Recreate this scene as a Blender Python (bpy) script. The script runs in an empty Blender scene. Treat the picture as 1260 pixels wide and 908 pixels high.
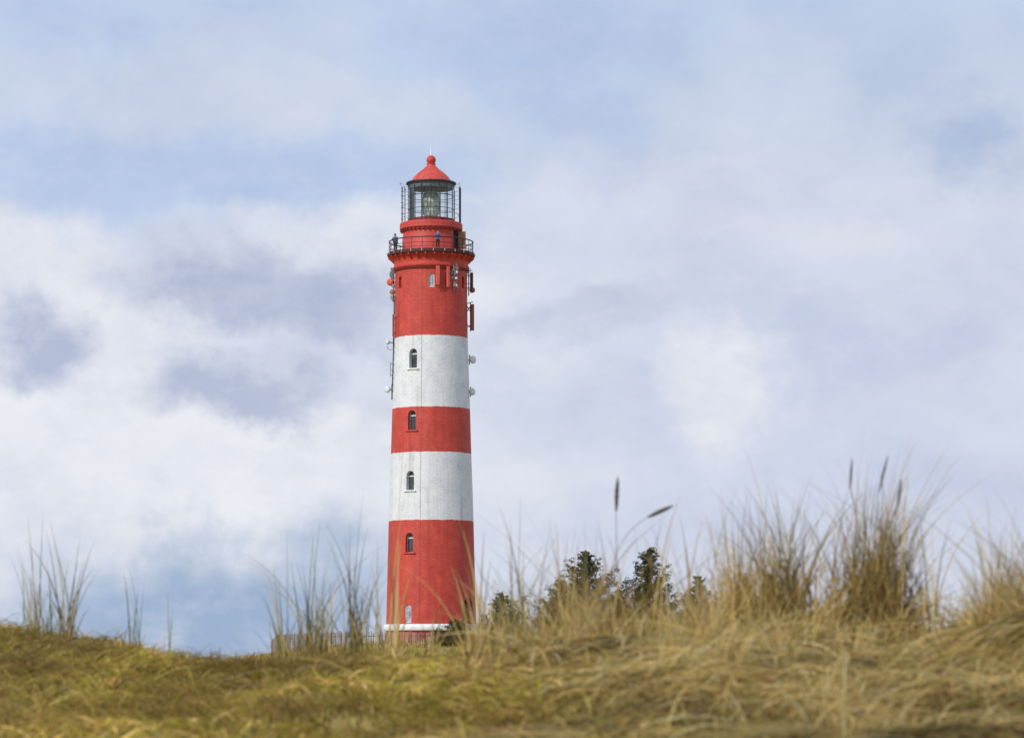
import bpy, bmesh, math, random
import numpy as np
from mathutils import Vector

random.seed(7)
rng = np.random.default_rng(11)
scene = bpy.context.scene
COL = scene.collection

# ---------------------------------------------------------------- measuring
F = 3600.0          # focal length in photo pixels (photo is 1260 wide)
CX, HY = 630.0, 815.0   # optical axis column, eye-level row of the photo
D = 265.5           # metres to the tower
S = F / D           # photo pixels per metre at the tower


def at(px, py, Y):
    return Vector(((px - CX) / F * Y, Y, (HY - py) / F * Y))


# ---------------------------------------------------------------- object helpers
def link(name, mesh, mat=None, parent=None, mats=None):
    o = bpy.data.objects.new(name, mesh)
    COL.objects.link(o)
    if mats:
        for m in mats:
            mesh.materials.append(m)
    elif mat:
        mesh.materials.append(mat)
    if parent:
        o.parent = parent
    return o


def empty(name, loc):
    o = bpy.data.objects.new(name, None)
    COL.objects.link(o)
    o.location = loc
    o.empty_display_size = .3
    return o


def tag(o, label=None, cat=None, group=None, kind=None):
    if label: o['label'] = label
    if cat: o['category'] = cat
    if group: o['group'] = group
    if kind: o['kind'] = kind
    return o


def finish(bm, name, mat=None, parent=None, smooth=False, mats=None):
    me = bpy.data.meshes.new(name)
    bmesh.ops.recalc_face_normals(bm, faces=bm.faces[:])
    bm.to_mesh(me)
    bm.free()
    if smooth:
        me.shade_smooth()
    return link(name, me, mat, parent, mats)


def lathe(bm, prof, n=72, closed=False, cap=False, a0=0.0, a1=2 * math.pi, mi=0):
    """prof: list of (r, z).  closed joins last to first (a ring section)."""
    full = abs(a1 - a0 - 2 * math.pi) < 1e-6
    cols = n if full else n + 1
    rings = []
    for r, z in prof:
        if r < 1e-6:
            rings.append([bm.verts.new((0, 0, z))] * cols)
        else:
            rings.append([bm.verts.new((r * math.sin(a0 + (a1 - a0) * k / n), -r * math.cos(a0 + (a1 - a0) * k / n), z))
                          for k in range(cols)])
    m = len(prof)
    for i in range(m if closed else m - 1):
        A, B = rings[i], rings[(i + 1) % m]
        for k in range(n):
            k2 = (k + 1) % cols
            vs = []
            for v in (A[k], A[k2], B[k2], B[k]):
                if v not in vs: vs.append(v)
            if len(vs) >= 3:
                f = bm.faces.new(vs)
                f.material_index = mi
    if cap:
        if prof[0][0] > 1e-6: bm.faces.new(rings[0][::-1])
        if prof[-1][0] > 1e-6: bm.faces.new(rings[-1])
    return rings


def box(bm, c, s, rot=0.0, bev=0.0, tilt=0.0):
    """centre c, full sizes s, rotated about z (and tilted about its x first)"""
    r = bmesh.ops.create_cube(bm, size=1.0)
    vs = r['verts']
    if bev > 0:
        for v in vs: v.co = Vector((v.co.x * s[0], v.co.y * s[1], v.co.z * s[2]))
        es = list({e for v in vs for e in v.link_edges})
        rb = bmesh.ops.bevel(bm, geom=es, offset=bev, segments=1, affect='EDGES', profile=.5)
        vs = list({v for f in rb['faces'] for v in f.verts} | {v for v in vs if v.is_valid})
    else:
        for v in vs: v.co = Vector((v.co.x * s[0], v.co.y * s[1], v.co.z * s[2]))
    ct, st = math.cos(tilt), math.sin(tilt)
    cr, sr = math.cos(rot), math.sin(rot)
    for v in vs:
        x, y, z = v.co
        y, z = y * ct - z * st, y * st + z * ct
        x, y = x * cr - y * sr, x * sr + y * cr
        v.co = Vector((x + c[0], y + c[1], z + c[2]))


def tube(bm, pts, rad, n=8, cap=True):
    pts = [Vector(p) for p in pts]
    rads = rad if isinstance(rad, (list, tuple)) else [rad] * len(pts)
    rings = []
    for i, p in enumerate(pts):
        d = (pts[min(i + 1, len(pts) - 1)] - pts[max(i - 1, 0)]).normalized()
        a = Vector((0, 0, 1)) if abs(d.z) < .9 else Vector((1, 0, 0))
        u = d.cross(a).normalized()
        w = d.cross(u)
        rings.append([bm.verts.new(p + (u * math.cos(2 * math.pi * k / n) + w * math.sin(2 * math.pi * k / n)) * rads[i]) for k in range(n)])
    for A, B in zip(rings, rings[1:]):
        for k in range(n):
            bm.faces.new((A[k], A[(k + 1) % n], B[(k + 1) % n], B[k]))
    if cap:
        bm.faces.new(rings[0][::-1]); bm.faces.new(rings[-1])


def ring_tube(bm, R, z, rad, n=72, m=6, a0=0, a1=2 * math.pi):
    lathe(bm, [(R + rad * math.cos(2 * math.pi * k / m), z + rad * math.sin(2 * math.pi * k / m)) for k in range(m)],
          n=n, closed=True, a0=a0, a1=a1)


def ball(bm, c, r, seg=20, ring=12, sc=(1, 1, 1)):
    q = bmesh.ops.create_uvsphere(bm, u_segments=seg, v_segments=ring, radius=r)
    for v in q['verts']:
        v.co = Vector((v.co.x * sc[0], v.co.y * sc[1], v.co.z * sc[2])) + Vector(c)


# ---------------------------------------------------------------- materials
def lin(r, g, b):
    f = lambda c: (c / 255 / 12.92) if c / 255 <= .04045 else ((c / 255 + .055) / 1.055) ** 2.4
    return (f(r), f(g), f(b), 1)


def new_mat(name):
    m = bpy.data.materials.new(name)
    m.use_nodes = True
    nt = m.node_tree
    return m, nt, nt.nodes['Principled BSDF']


def nd(nt, typ, **kw):
    n = nt.nodes.new(typ)
    for k, v in kw.items():
        setattr(n, k, v)
    return n


def mth(nt, op, a, b=None, c=None):
    n = nt.nodes.new('ShaderNodeMath')
    n.operation = op
    for i, v in enumerate((a, b, c)):
        if v is None: continue
        if hasattr(v, 'is_output') or isinstance(v, bpy.types.NodeSocket):
            nt.links.new(v, n.inputs[i])
        else:
            n.inputs[i].default_value = v
    return n.outputs[0]


def mixc(nt, fac, a, b, mode='MIX'):
    n = nt.nodes.new('ShaderNodeMix')
    n.data_type = 'RGBA'
    n.blend_type = mode
    for sock, v in ((n.inputs[0], fac), (n.inputs[6], a), (n.inputs[7], b)):
        if isinstance(v, bpy.types.NodeSocket): nt.links.new(v, sock)
        else: sock.default_value = v
    return n.outputs[2]


def noise(nt, vec, scale, detail=4, rough=.55, stretch=None):
    if stretch:
        mp = nd(nt, 'ShaderNodeMapping')
        mp.inputs['Scale'].default_value = stretch
        nt.links.new(vec, mp.inputs['Vector'])
        vec = mp.outputs[0]
    n = nd(nt, 'ShaderNodeTexNoise')
    n.inputs['Scale'].default_value = scale
    n.inputs['Detail'].default_value = detail
    n.inputs['Roughness'].default_value = rough
    nt.links.new(vec, n.inputs['Vector'])
    return n


def ramp(nt, fac, stops, interp='LINEAR'):
    r = nd(nt, 'ShaderNodeValToRGB')
    r.color_ramp.interpolation = interp
    e = r.color_ramp.elements
    while len(e) < len(stops): e.new(.5)
    for i, (p, c) in enumerate(stops):
        e[i].position = p
        e[i].color = c if isinstance(c, tuple) else (c, c, c, 1)
    nt.links.new(fac, r.inputs[0])
    return r.outputs[0]


def paint(name, col, rough=.55, var=.12, scale=3.0, metal=0.0, streak=True):
    """weathered paint: mottled, streaked, slightly bumpy"""
    m, nt, b = new_mat(name)
    tc = nd(nt, 'ShaderNodeTexCoord')
    n1 = noise(nt, tc.outputs['Object'], scale, 5)
    n2 = noise(nt, tc.outputs['Object'], scale * 2, 4, stretch=(1, 1, .12))
    f = mth(nt, 'ADD', mth(nt, 'MULTIPLY', n1.outputs[0], .6), mth(nt, 'MULTIPLY', n2.outputs[0], .4 if streak else .1))
    dk = tuple(c * (1 - 2.2 * var) for c in col[:3]) + (1,)
    lt = tuple(min(1, c * (1 + 1.2 * var)) for c in col[:3]) + (1,)
    c = ramp(nt, f, [(.3, dk), (.7, lt)])
    nt.links.new(c, b.inputs['Base Color'])
    b.inputs['Roughness'].default_value = rough
    b.inputs['Metallic'].default_value = metal
    bp = nd(nt, 'ShaderNodeBump')
    bp.inputs['Strength'].default_value = .25
    bp.inputs['Distance'].default_value = .02
    nt.links.new(n1.outputs[0], bp.inputs['Height'])
    nt.links.new(bp.outputs[0], b.inputs['Normal'])
    return m


RED = (.53, .052, .034, 1)
REDD = (.40, .034, .026, 1)
WHITE = (.80, .81, .82, 1)
M = {}
M['red'] = paint('red_paint', RED, .6, .10)
M['red_dark'] = paint('dark_red_paint', (.17, .016, .014, 1), .6, .2, 6)
M['lip'] = paint('dark_gallery_edge', (.075, .016, .013, 1), .7, .25, 6)  # much darker red than the tower paint
M['rust_grey'] = paint('rust_stained_zinc', (.42, .33, .30, 1), .6, .3, 8)
M['roof'] = paint('roof_red_paint', (.60, .072, .045, 1), .5, .14)
M['salmon'] = paint('pale_red_paint', (.62, .10, .07, 1), .5, .1)  # paler, pinker red than the tower paint
M['orange_red'] = paint('orange_red_plastic', (.62, .085, .035, 1), .45, .08)
M['shaded_red'] = paint('shaded_red_paint', (.36, .075, .045, 1), .6, .2)  # dull tone has the right-hand panel's weak light put into the colour
M['white'] = paint('white_paint', WHITE, .55, .05)
M['offwhite'] = paint('white_plastic', (.68, .69, .70, 1), .45, .05)
M['rail'] = paint('dark_red_iron', (.060, .022, .022, 1), .5, .2, 8)
M['dark'] = paint('dark_iron', (.028, .026, .030, 1), .5, .2, 8)
M['grey'] = paint('grey_metal', (.25, .25, .26, 1), .45, .2, 6, .2)
M['tan'] = paint('tan_wood', (.36, .17, .075, 1), .6, .18, 5)
M['door_wood'] = paint('dark_door_wood', (.05, .022, .014, 1), .6, .3, 5)
M['black'] = paint('dark_interior', (.010, .010, .012, 1), .9, .1)


def glass_dark(name, col, rough=.12):
    m, nt, b = new_mat(name)
    tc = nd(nt, 'ShaderNodeTexCoord')
    n = noise(nt, tc.outputs['Object'], 2.5, 3)
    c = ramp(nt, n.outputs[0], [(.35, tuple(v * .6 for v in col[:3]) + (1,)), (.65, tuple(v * 1.4 for v in col[:3]) + (1,))])
    nt.links.new(c, b.inputs['Base Color'])
    b.inputs['Roughness'].default_value = rough
    b.inputs['IOR'].default_value = 1.5
    return m


M['pane_dark'] = glass_dark('dark_window_glass', (.055, .060, .070, 1))
M['pane_light'] = glass_dark('sky_reflection_glass', (.34, .38, .46, 1))  # pale grey-blue base colour carries the sky's reflection


def clear_glass():
    m = bpy.data.materials.new('clear_lantern_glass')
    m.use_nodes = True
    nt = m.node_tree
    nt.nodes.remove(nt.nodes['Principled BSDF'])
    out = nt.nodes['Material Output']
    tr = nd(nt, 'ShaderNodeBsdfTransparent'); tr.inputs[0].default_value = (.93, .96, .95, 1)
    gl = nd(nt, 'ShaderNodeBsdfGlossy'); gl.inputs['Roughness'].default_value = .03
    lw = nd(nt, 'ShaderNodeLayerWeight'); lw.inputs[0].default_value = .5
    f2 = mth(nt, 'ADD', mth(nt, 'MULTIPLY', mth(nt, 'POWER', lw.outputs['Facing'], 4.0), .5), .05)
    mx = nd(nt, 'ShaderNodeMixShader')
    nt.links.new(f2, mx.inputs[0]); nt.links.new(tr.outputs[0], mx.inputs[1]); nt.links.new(gl.outputs[0], mx.inputs[2])
    nt.links.new(mx.outputs[0], out.inputs[0])
    return m


M['glass'] = clear_glass()


def lens_mat():
    m, nt, b = new_mat('fresnel_lens_glass')
    tc = nd(nt, 'ShaderNodeTexCoord')
    n = noise(nt, tc.outputs['Object'], 2.2, 3, stretch=(1.6, 1.6, .7))
    c = ramp(nt, n.outputs[0], [(.35, (.22, .26, .23, 1)), (.55, (.60, .64, .56, 1)), (.68, (.92, .94, .88, 1))])
    nt.links.new(c, b.inputs['Base Color'])
    b.inputs['Roughness'].default_value = .15
    return m


M['lens'] = lens_mat()


def Z(py):      # tower-local height of a photo row (on the tower axis plane)
    return (HY - py) / S - ZB


ZB = (HY - 792) / S


def wall_mat():
    """brick tower painted in broad red and white bands; bands follow height"""
    m, nt, b = new_mat('banded_tower_paint')
    tc = nd(nt, 'ShaderNodeTexCoord')
    sep = nd(nt, 'ShaderNodeSeparateXYZ')
    nt.links.new(tc.outputs['Object'], sep.inputs[0])
    uv = nd(nt, 'ShaderNodeUVMap'); uv.uv_map = 'UVMap'
    nb = noise(nt, tc.outputs['Object'], 2.6, 3)
    z = mth(nt, 'ADD', sep.outputs[2], mth(nt, 'MULTIPLY', mth(nt, 'SUBTRACT', nb.outputs[0], .5), .16))
    H = 40.0
    zz = mth(nt, 'DIVIDE', z, H)
    bands = ramp(nt, zz, [(0, 0.0), (Z(643.6) / H, 1.0), (Z(560) / H, 0.0), (Z(504.6) / H, 1.0), (Z(417.7) / H, 0.0)], 'CONSTANT')
    # mottling
    n1 = noise(nt, tc.outputs['Object'], 1.1, 6, .62)
    n2 = noise(nt, tc.outputs['Object'], 3.2, 4, .6, stretch=(1, 1, 3.4))
    n3 = noise(nt, tc.outputs['Object'], 2.4, 4, .6, stretch=(1, 1, .07))
    mot = mth(nt, 'ADD', mth(nt, 'MULTIPLY', n1.outputs[0], .40), mth(nt, 'ADD', mth(nt, 'MULTIPLY', n2.outputs[0], .38), mth(nt, 'MULTIPLY', n3.outputs[0], .22)))
    red = ramp(nt, mot, [(.36, (.40, .034, .025, 1)), (.5, (.53, .054, .034, 1)), (.64, (.65, .088, .056, 1))])
    wht = ramp(nt, mot, [(.36, (.55, .58, .615, 1)), (.46, (.68, .70, .725, 1)), (.60, (.77, .78, .79, 1))])
    col = mixc(nt, bands, red, wht)
    # brick courses
    bt = nd(nt, 'ShaderNodeTexBrick')
    bt.inputs['Scale'].default_value = 1.0
    bt.inputs['Brick Width'].default_value = .62
    bt.inputs['Row Height'].default_value = .20
    bt.inputs['Mortar Size'].default_value = .026
    bt.inputs['Mortar Smooth'].default_value = .6
    bt.inputs['Color1'].default_value = (1, 1, 1, 1)
    bt.inputs['Color2'].default_value = (.80, .80, .81, 1)
    bt.inputs['Mortar'].default_value = (.50, .50, .51, 1)
    nt.links.new(uv.outputs[0], bt.inputs['Vector'])
    # courses fade in and out over the face
    nf = noise(nt, tc.outputs['Object'], .8, 3)
    ff = ramp(nt, nf.outputs[0], [(.38, .06), (.66, .40)])
    col = mixc(nt, ff, col, mixc(nt, 1.0, col, bt.outputs['Color'], 'MULTIPLY'))
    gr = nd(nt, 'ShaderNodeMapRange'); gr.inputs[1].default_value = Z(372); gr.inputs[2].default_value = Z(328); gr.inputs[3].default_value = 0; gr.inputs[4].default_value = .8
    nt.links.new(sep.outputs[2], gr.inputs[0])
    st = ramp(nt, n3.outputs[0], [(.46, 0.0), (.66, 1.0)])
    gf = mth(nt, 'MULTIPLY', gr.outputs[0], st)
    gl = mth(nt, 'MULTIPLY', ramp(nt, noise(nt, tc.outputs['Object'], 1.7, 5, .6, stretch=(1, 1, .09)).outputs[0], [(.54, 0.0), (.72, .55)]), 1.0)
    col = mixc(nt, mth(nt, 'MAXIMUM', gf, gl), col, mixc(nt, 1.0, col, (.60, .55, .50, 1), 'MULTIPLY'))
    nt.links.new(col, b.inputs['Base Color'])
    b.inputs['Roughness'].default_value = .62
    bp = nd(nt, 'ShaderNodeBump')
    bp.inputs['Strength'].default_value = .5
    bp.inputs['Distance'].default_value = .03
    h = mth(nt, 'ADD', mth(nt, 'MULTIPLY', bt.outputs['Fac'], -.6), mth(nt, 'MULTIPLY', n2.outputs[0], 1.6))
    nt.links.new(h, bp.inputs['Height'])
    nt.links.new(bp.outputs[0], b.inputs['Normal'])
    return m


M['wall'] = wall_mat()


def blade_mat(name, transl=.35):
    m = bpy.data.materials.new(name)
    m.use_nodes = True
    nt = m.node_tree
    nt.nodes.remove(nt.nodes['Principled BSDF'])
    out = nt.nodes['Material Output']
    at_ = nd(nt, 'ShaderNodeAttribute'); at_.attribute_name = 'Col'
    d = nd(nt, 'ShaderNodeBsdfDiffuse'); t = nd(nt, 'ShaderNodeBsdfTranslucent')
    nt.links.new(at_.outputs['Color'], d.inputs[0]); nt.links.new(at_.outputs['Color'], t.inputs[0])
    mx = nd(nt, 'ShaderNodeMixShader'); mx.inputs[0].default_value = transl
    nt.links.new(d.outputs[0], mx.inputs[1]); nt.links.new(t.outputs[0], mx.inputs[2])
    nt.links.new(mx.outputs[0], out.inputs[0])
    return m


M['blade'] = blade_mat('grass_blade', .42)
M['needle'] = blade_mat('conifer_needles', .2)


def slat_mat():
    m, nt, b = new_mat('weathered_slats')
    a = nd(nt, 'ShaderNodeAttribute'); a.attribute_name = 'Col'
    nt.links.new(a.outputs['Color'], b.inputs['Base Color'])
    b.inputs['Roughness'].default_value = .85
    return m


M['slat'] = slat_mat()
M['bark'] = paint('conifer_bark', (.055, .040, .030, 1), .9, .3, 6)
M['ear'] = paint('backlit_grass_ear', (.115, .095, .070, 1), .9, .3, 60)  # brownish ear, darkened in its colour as if backlit by the sky


def ground_mat():
    m, nt, b = new_mat('dune_ground')
    tc = nd(nt, 'ShaderNodeTexCoord')
    n1 = noise(nt, tc.outputs['Object'], 1.6, 8, .65)
    n2 = noise(nt, tc.outputs['Object'], 14, 6, .7)
    f = mth(nt, 'ADD', mth(nt, 'MULTIPLY', n1.outputs[0], .55), mth(nt, 'MULTIPLY', n2.outputs[0], .45))
    c = ramp(nt, f, [(.36, (.085, .068, .022, 1)), (.47, (.24, .195, .052, 1)), (.55, (.38, .30, .10, 1)), (.64, (.52, .40, .17, 1))])
    nt.links.new(c, b.inputs['Base Color'])
    b.inputs['Roughness'].default_value = 1
    b.inputs['Specular IOR Level'].default_value = .05
    bp = nd(nt, 'ShaderNodeBump'); bp.inputs['Strength'].default_value = .8; bp.inputs['Distance'].default_value = .03
    nt.links.new(n2.outputs[0], bp.inputs['Height']); nt.links.new(bp.outputs[0], b.inputs['Normal'])
    return m


M['ground'] = ground_mat()

# ---------------------------------------------------------------- terrain
def vnoise(x, y, seed=0):
    xi = np.floor(x).astype(np.int64); yi = np.floor(y).astype(np.int64)
    fx, fy = x - xi, y - yi
    fx = fx * fx * (3 - 2 * fx); fy = fy * fy * (3 - 2 * fy)

    def h(a, b):
        n = (a * 374761393 + b * 668265263 + seed * 1442695041) & 0xffffffff
        n = ((n ^ (n >> 13)) * 1274126177) & 0xffffffff
        return ((n ^ (n >> 16)) & 0xffff) / 65535.0
    return (h(xi, yi) * (1 - fx) + h(xi + 1, yi) * fx) * (1 - fy) + (h(xi, yi + 1) * (1 - fx) + h(xi + 1, yi + 1) * fx) * fy


def sst(a, b, t):
    t = np.clip((t - a) / (b - a), 0, 1)
    return t * t * (3 - 2 * t)


# crest of the near dune: photo column, row of its bare ground, distance
RIDGE = [(-400, 772, 17), (0, 776, 17), (60, 780, 17), (130, 787, 17), (190, 795, 17), (250, 804, 17), (320, 811, 17), (360, 809, 17),
         (400, 806, 16.5), (450, 803, 16), (500, 801, 15.5), (560, 800, 15), (600, 792, 14.5), (660, 781, 14), (720, 771, 13.5),
         (800, 768, 13.5), (900, 766, 13.5), (960, 767, 13.5), (1040, 770, 13.2), (1085, 774, 13), (1110, 781, 13), (1140, 793, 12.8), (1160, 794, 12.5),
         (1180, 777, 12), (1205, 760, 11.6), (1235, 748, 11.5), (1260, 744, 11.5), (1700, 752, 11.5)]
RX = np.array([(p - CX) / F * Y for p, q, Y in RIDGE])
RZ = np.array([(HY - q) / F * Y for p, q, Y in RIDGE]) - np.interp([p for p, q, Y in RIDGE], [0, 100, 200, 330, 420, 560, 620, 720, 800, 960, 1040, 1160, 1195, 1260], [.035, .06, .085, .085, .085, .11, .13, .13, .13, .12, .145, .145, .07, .06])
RY = np.array([Y for p, q, Y in RIDGE])
TX = (530.5 - CX) / S


def height(x, y):
    x = np.asarray(x, float); y = np.asarray(y, float)
    zr = np.interp(x, RX, RZ); yc = np.interp(x, RX, RY)
    near = -.46 + (zr + .46) * sst(4.0, 1.0, 1.0) * 0 + (zr + .46) * sst(0, 1, (y - 4.0) / (yc - 4.0))
    back = zr - 2.2 * sst(0, 22, y - yc)
    zn = np.where(y < yc, near, back)
    bump = (vnoise(x * 1.3, y * 1.3, 1) - .5) * .07 + (vnoise(x * 3.7, y * 2.7, 2) - .5) * .06
    zn = zn + bump * sst(2, 7, y) * (1 - sst(yc + 3, yc + 20, y))
    r2 = ((x - TX) / 34) ** 2 + ((y - D) / 60) ** 2
    r3 = ((x - 22) / 40) ** 2 + ((y - 235) / 50) ** 2
    far = -6.0 + (7.75 * np.exp(-np.maximum(r2 - .03, 0))) + 3.2 * np.exp(-r3) * (1 - np.exp(-np.maximum(r2, 0) * 1.2))
    far = far + (vnoise(x * .05, y * .05, 3) - .5) * 1.6 * sst(30, 90, np.hypot(x - TX, y - D)) + (vnoise(x * .4, y * .4, 4) - .5) * .18
    w = sst(35, 120, np.hypot(x * .8, y))
    return zn * (1 - w) + far * w


def hz(x, y):
    return float(height(np.array([x]), np.array([y]))[0])


def grid_mesh(name, X, Y, Zz):
    ny, nx = X.shape
    co = np.stack([X, Y, Zz], -1).reshape(-1, 3)
    i = np.arange(ny * nx).reshape(ny, nx)
    q = np.stack([i[:-1, :-1], i[:-1, 1:], i[1:, 1:], i[1:, :-1]], -1).reshape(-1, 4)
    me = bpy.data.meshes.new(name)
    me.vertices.add(len(co)); me.vertices.foreach_set('co', co.astype(np.float32).ravel())
    me.loops.add(q.size); me.loops.foreach_set('vertex_index', q.astype(np.int32).ravel())
    me.polygons.add(len(q)); me.polygons.foreach_set('loop_start', np.arange(0, q.size, 4, dtype=np.int32))
    me.update(calc_edges=True)
    me.shade_smooth()
    return me


ys = np.concatenate([np.linspace(-400, -20, 14), np.arange(-16, 6, 1.0), np.arange(6, 22, .16), np.arange(22, 60, 1.0), np.arange(60, 420, 4.0),
                     np.geomspace(430, 9000, 40)])
s = np.linspace(-1, 1, 261)
u = np.sign(s) * np.abs(s) ** 2.2
Wd = 40 + 1.2 * np.abs(ys)
XX = u[None, :] * Wd[:, None]
YY = np.repeat(ys[:, None], len(s), 1)
gnd = link('ground', grid_mesh('ground', XX, YY, height(XX, YY)), M['ground'])
tag(gnd, kind='structure')


# ---------------------------------------------------------------- blades
def ribbons(name, P0, P1, P2, width, c0, c1, mat, segs=6, parent=None, widedir=None):
    """quadratic ribbons from P0 to P2 bending over P1, tapering; colours c0 (foot) to c1 (tip)"""
    n = len(P0)
    t = np.linspace(0, 1, segs + 1)[None, :, None]
    C = (1 - t) ** 2 * P0[:, None] + 2 * t * (1 - t) * P1[:, None] + t ** 2 * P2[:, None]
    if widedir is None:
        a = rng.uniform(0, 2 * np.pi, n)
        widedir = np.stack([np.cos(a), np.sin(a), rng.normal(0, .8, n)], -1)
    ch = P2 - P0                                   # keep the ribbon's width square to its run
    ch = ch / np.maximum(np.linalg.norm(ch, axis=1, keepdims=True), 1e-6)
    widedir = widedir - ch * (widedir * ch).sum(1, keepdims=True)
    ln = np.linalg.norm(widedir, axis=1, keepdims=True)
    widedir = np.where(ln < .15, np.array([0, 0, 1.0]), widedir / np.maximum(ln, 1e-6))
    w = width[:, None, None] * np.clip(1.05 - t ** 1.6, .06, 1) * np.minimum(1, .6 + 2 * t)
    L = C - widedir[:, None] * w / 2
    R = C + widedir[:, None] * w / 2
    co = np.stack([L, R], 2).reshape(-1, 3)                       # n, segs+1, 2
    base = (np.arange(n) * (segs + 1) * 2)[:, None] + (np.arange(segs) * 2)[None, :]
    q = np.stack([base, base + 1, base + 3, base + 2], -1).reshape(-1, 4)
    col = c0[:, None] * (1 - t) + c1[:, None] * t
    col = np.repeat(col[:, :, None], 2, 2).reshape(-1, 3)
    me = bpy.data.meshes.new(name)
    me.vertices.add(len(co)); me.vertices.foreach_set('co', co.astype(np.float32).ravel())
    me.loops.add(q.size); me.loops.foreach_set('vertex_index', q.astype(np.int32).ravel())
    me.polygons.add(len(q)); me.polygons.foreach_set('loop_start', np.arange(0, q.size, 4, dtype=np.int32))
    me.update(calc_edges=True)
    ca = me.color_attributes.new('Col', 'FLOAT_COLOR', 'POINT')
    ca.data.foreach_set('color', np.concatenate([col, np.ones((len(col), 1))], 1).astype(np.float32).ravel())
    me.shade_smooth()
    return link(name, me, mat, parent)


STRAW = np.array((.78, .56, .21)); OLIVE = np.array((.30, .255, .060)); BROWN = np.array((.32, .19, .07))
PALE = np.array((.82, .68, .36)); GREEN = np.array((.155, .17, .060)); MOSS = np.array((.42, .345, .055)); DARK = np.array((.08, .062, .026))


def pick(n, pal, pw):
    idx = rng.choice(len(pal), n, p=np.array(pw) / sum(pw))
    c = np.array(pal)[idx]
    return c * rng.uniform(.72, 1.22, (n, 1)) * rng.uniform(.94, 1.06, (n, 3))


# low turf and moss over the whole near slope, straw litter over the right-hand mound
def near_points(n, y0=6.5, y1=19.5, pad=.6):
    y = np.sqrt(rng.uniform(y0 ** 2, y1 ** 2, n))
    x = rng.uniform(-1, 1, n) * (.180 * y + pad)
    return x, y


def right_weight(x, y):
    """0 on the mossy left slope, 1 on the straw mound at the right"""
    w = (x + .25 + (vnoise(x * 2, y * 2, 9) - .5) * .8) / .8
    return np.clip(w, 0, 1)


N = 120000
x, y = near_points(N)
keep = rng.uniform(0, 1, N) > right_weight(x, y) * .75
x, y = x[keep], y[keep]; n = len(x)
z = height(x, y)
clump = vnoise(x * 2.6, y * 2.6, 21) * .6 + vnoise(x * 7, y * 7, 22) * .4
L = rng.uniform(.02, .062, n) * (.4 + 1.3 * clump) * (1 + 1.0 * (rng.uniform(0, 1, n) > .96))
a = rng.uniform(0, 2 * np.pi, n)
out = L * rng.uniform(.5, 2.6, n)
P0 = np.stack([x, y, z - .01], -1)
P2 = P0 + np.stack([np.cos(a) * out, np.sin(a) * out, L], -1)
P1 = P0 + np.stack([np.cos(a) * out * .2, np.sin(a) * out * .2, L * 1.0], -1)
c = pick(n, [MOSS, OLIVE, BROWN, STRAW, DARK], [.30, .20, .26, .16, .08])
patch = np.clip((.5 * vnoise(x * 3.0 + 5, y * .9, 31) + .5 * vnoise(x * 9, y * 2.2, 32) - .5) * 1.9 + .5, 0, 1)[:, None]
c = c * (.60 + 1.25 * patch) * np.array((1.03, 1.02, .92))
bro = np.clip((vnoise(x * 2.6, y * 1.1, 33)[:, None] - .45) * 3.5, 0, 1)
c = c * (1 - bro * .6) + np.array((.26, .165, .062)) * bro * .6 * rng.uniform(.7, 1.3, (n, 1))
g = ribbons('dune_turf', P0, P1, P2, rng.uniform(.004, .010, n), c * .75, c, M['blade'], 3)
tag(g, 'low mossy olive and brown turf covering the near dune slope', 'turf', kind='stuff')

N = 92000
x, y = near_points(N, 6.5, 17.5)
keep = rng.uniform(0, 1, N) < right_weight(x, y) * .95 + .015 * (y > 11)
x, y = x[keep], y[keep]; n = len(x)
z = height(x, y)
tus = vnoise(x * 2.2, y * 2.2, 41)
L = rng.uniform(.12, .46, n) * (.45 + 1.0 * tus)
flow = (vnoise(x * 1.4, y * 1.4, 43) - .5) * 7.0
a = flow + rng.normal(0, .7, n)
rise = rng.uniform(.02, .55, n) ** 1.3 * L * 1.1
P0 = np.stack([x, y, z - .01], -1)
P2 = P0 + np.stack([np.cos(a) * L, np.sin(a) * L * .8, rise * .45], -1)
zt = height(P2[:, 0], P2[:, 1])
P2[:, 2] = np.maximum(P2[:, 2], zt + .005)
P2[:, 2] = np.minimum(P2[:, 2], zt + .05)
P1 = P0 + np.stack([np.cos(a) * L * .35, np.sin(a) * L * .2, np.minimum(rise * 1.2 + .02, .13)], -1)
c = pick(n, [STRAW, PALE, BROWN, OLIVE, DARK], [.50, .14, .20, .12, .04])
pp = .5 * vnoise(x * 3.2, y * .9, 45) + .5 * vnoise(x * 9, y * 2.4, 46)
c = c * np.clip(.32 + 1.9 * (pp - .25), .22, 1.5)[:, None]
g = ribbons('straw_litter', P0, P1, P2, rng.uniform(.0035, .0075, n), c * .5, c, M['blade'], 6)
tag(g, 'matted dry straw coloured grass lying over the right dune mound', 'dune grass', kind='stuff')

# long arching straw tangled over the mound
N = 5000
x, y = near_points(N, 7.5, 14.5)
keep = rng.uniform(0, 1, N) < right_weight(x, y) * np.clip(vnoise(x * 1.8, y * 1.2, 61) * 2.2 - .45, .05, 1)
x, y = x[keep], y[keep]; n = len(x)
z = height(x, y)
L = rng.uniform(.25, .62, n)
a = (vnoise(x * 1.2, y * 1.2, 63) - .5) * 6 + rng.normal(0, .55, n)
P0 = np.stack([x, y, z - .01], -1)
P2 = P0 + np.stack([np.cos(a) * L, np.sin(a) * L * .6, rng.uniform(.0, .12, n)], -1)
P2[:, 2] = np.maximum(P2[:, 2], height(P2[:, 0], P2[:, 1]) + .01)
P1 = P0 + np.stack([np.cos(a) * L * .3, np.sin(a) * L * .2, np.minimum(L * rng.uniform(.25, .6, n), .2)], -1)
c = pick(n, [STRAW, PALE, OLIVE, BROWN], [.5, .25, .1, .15])
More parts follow.
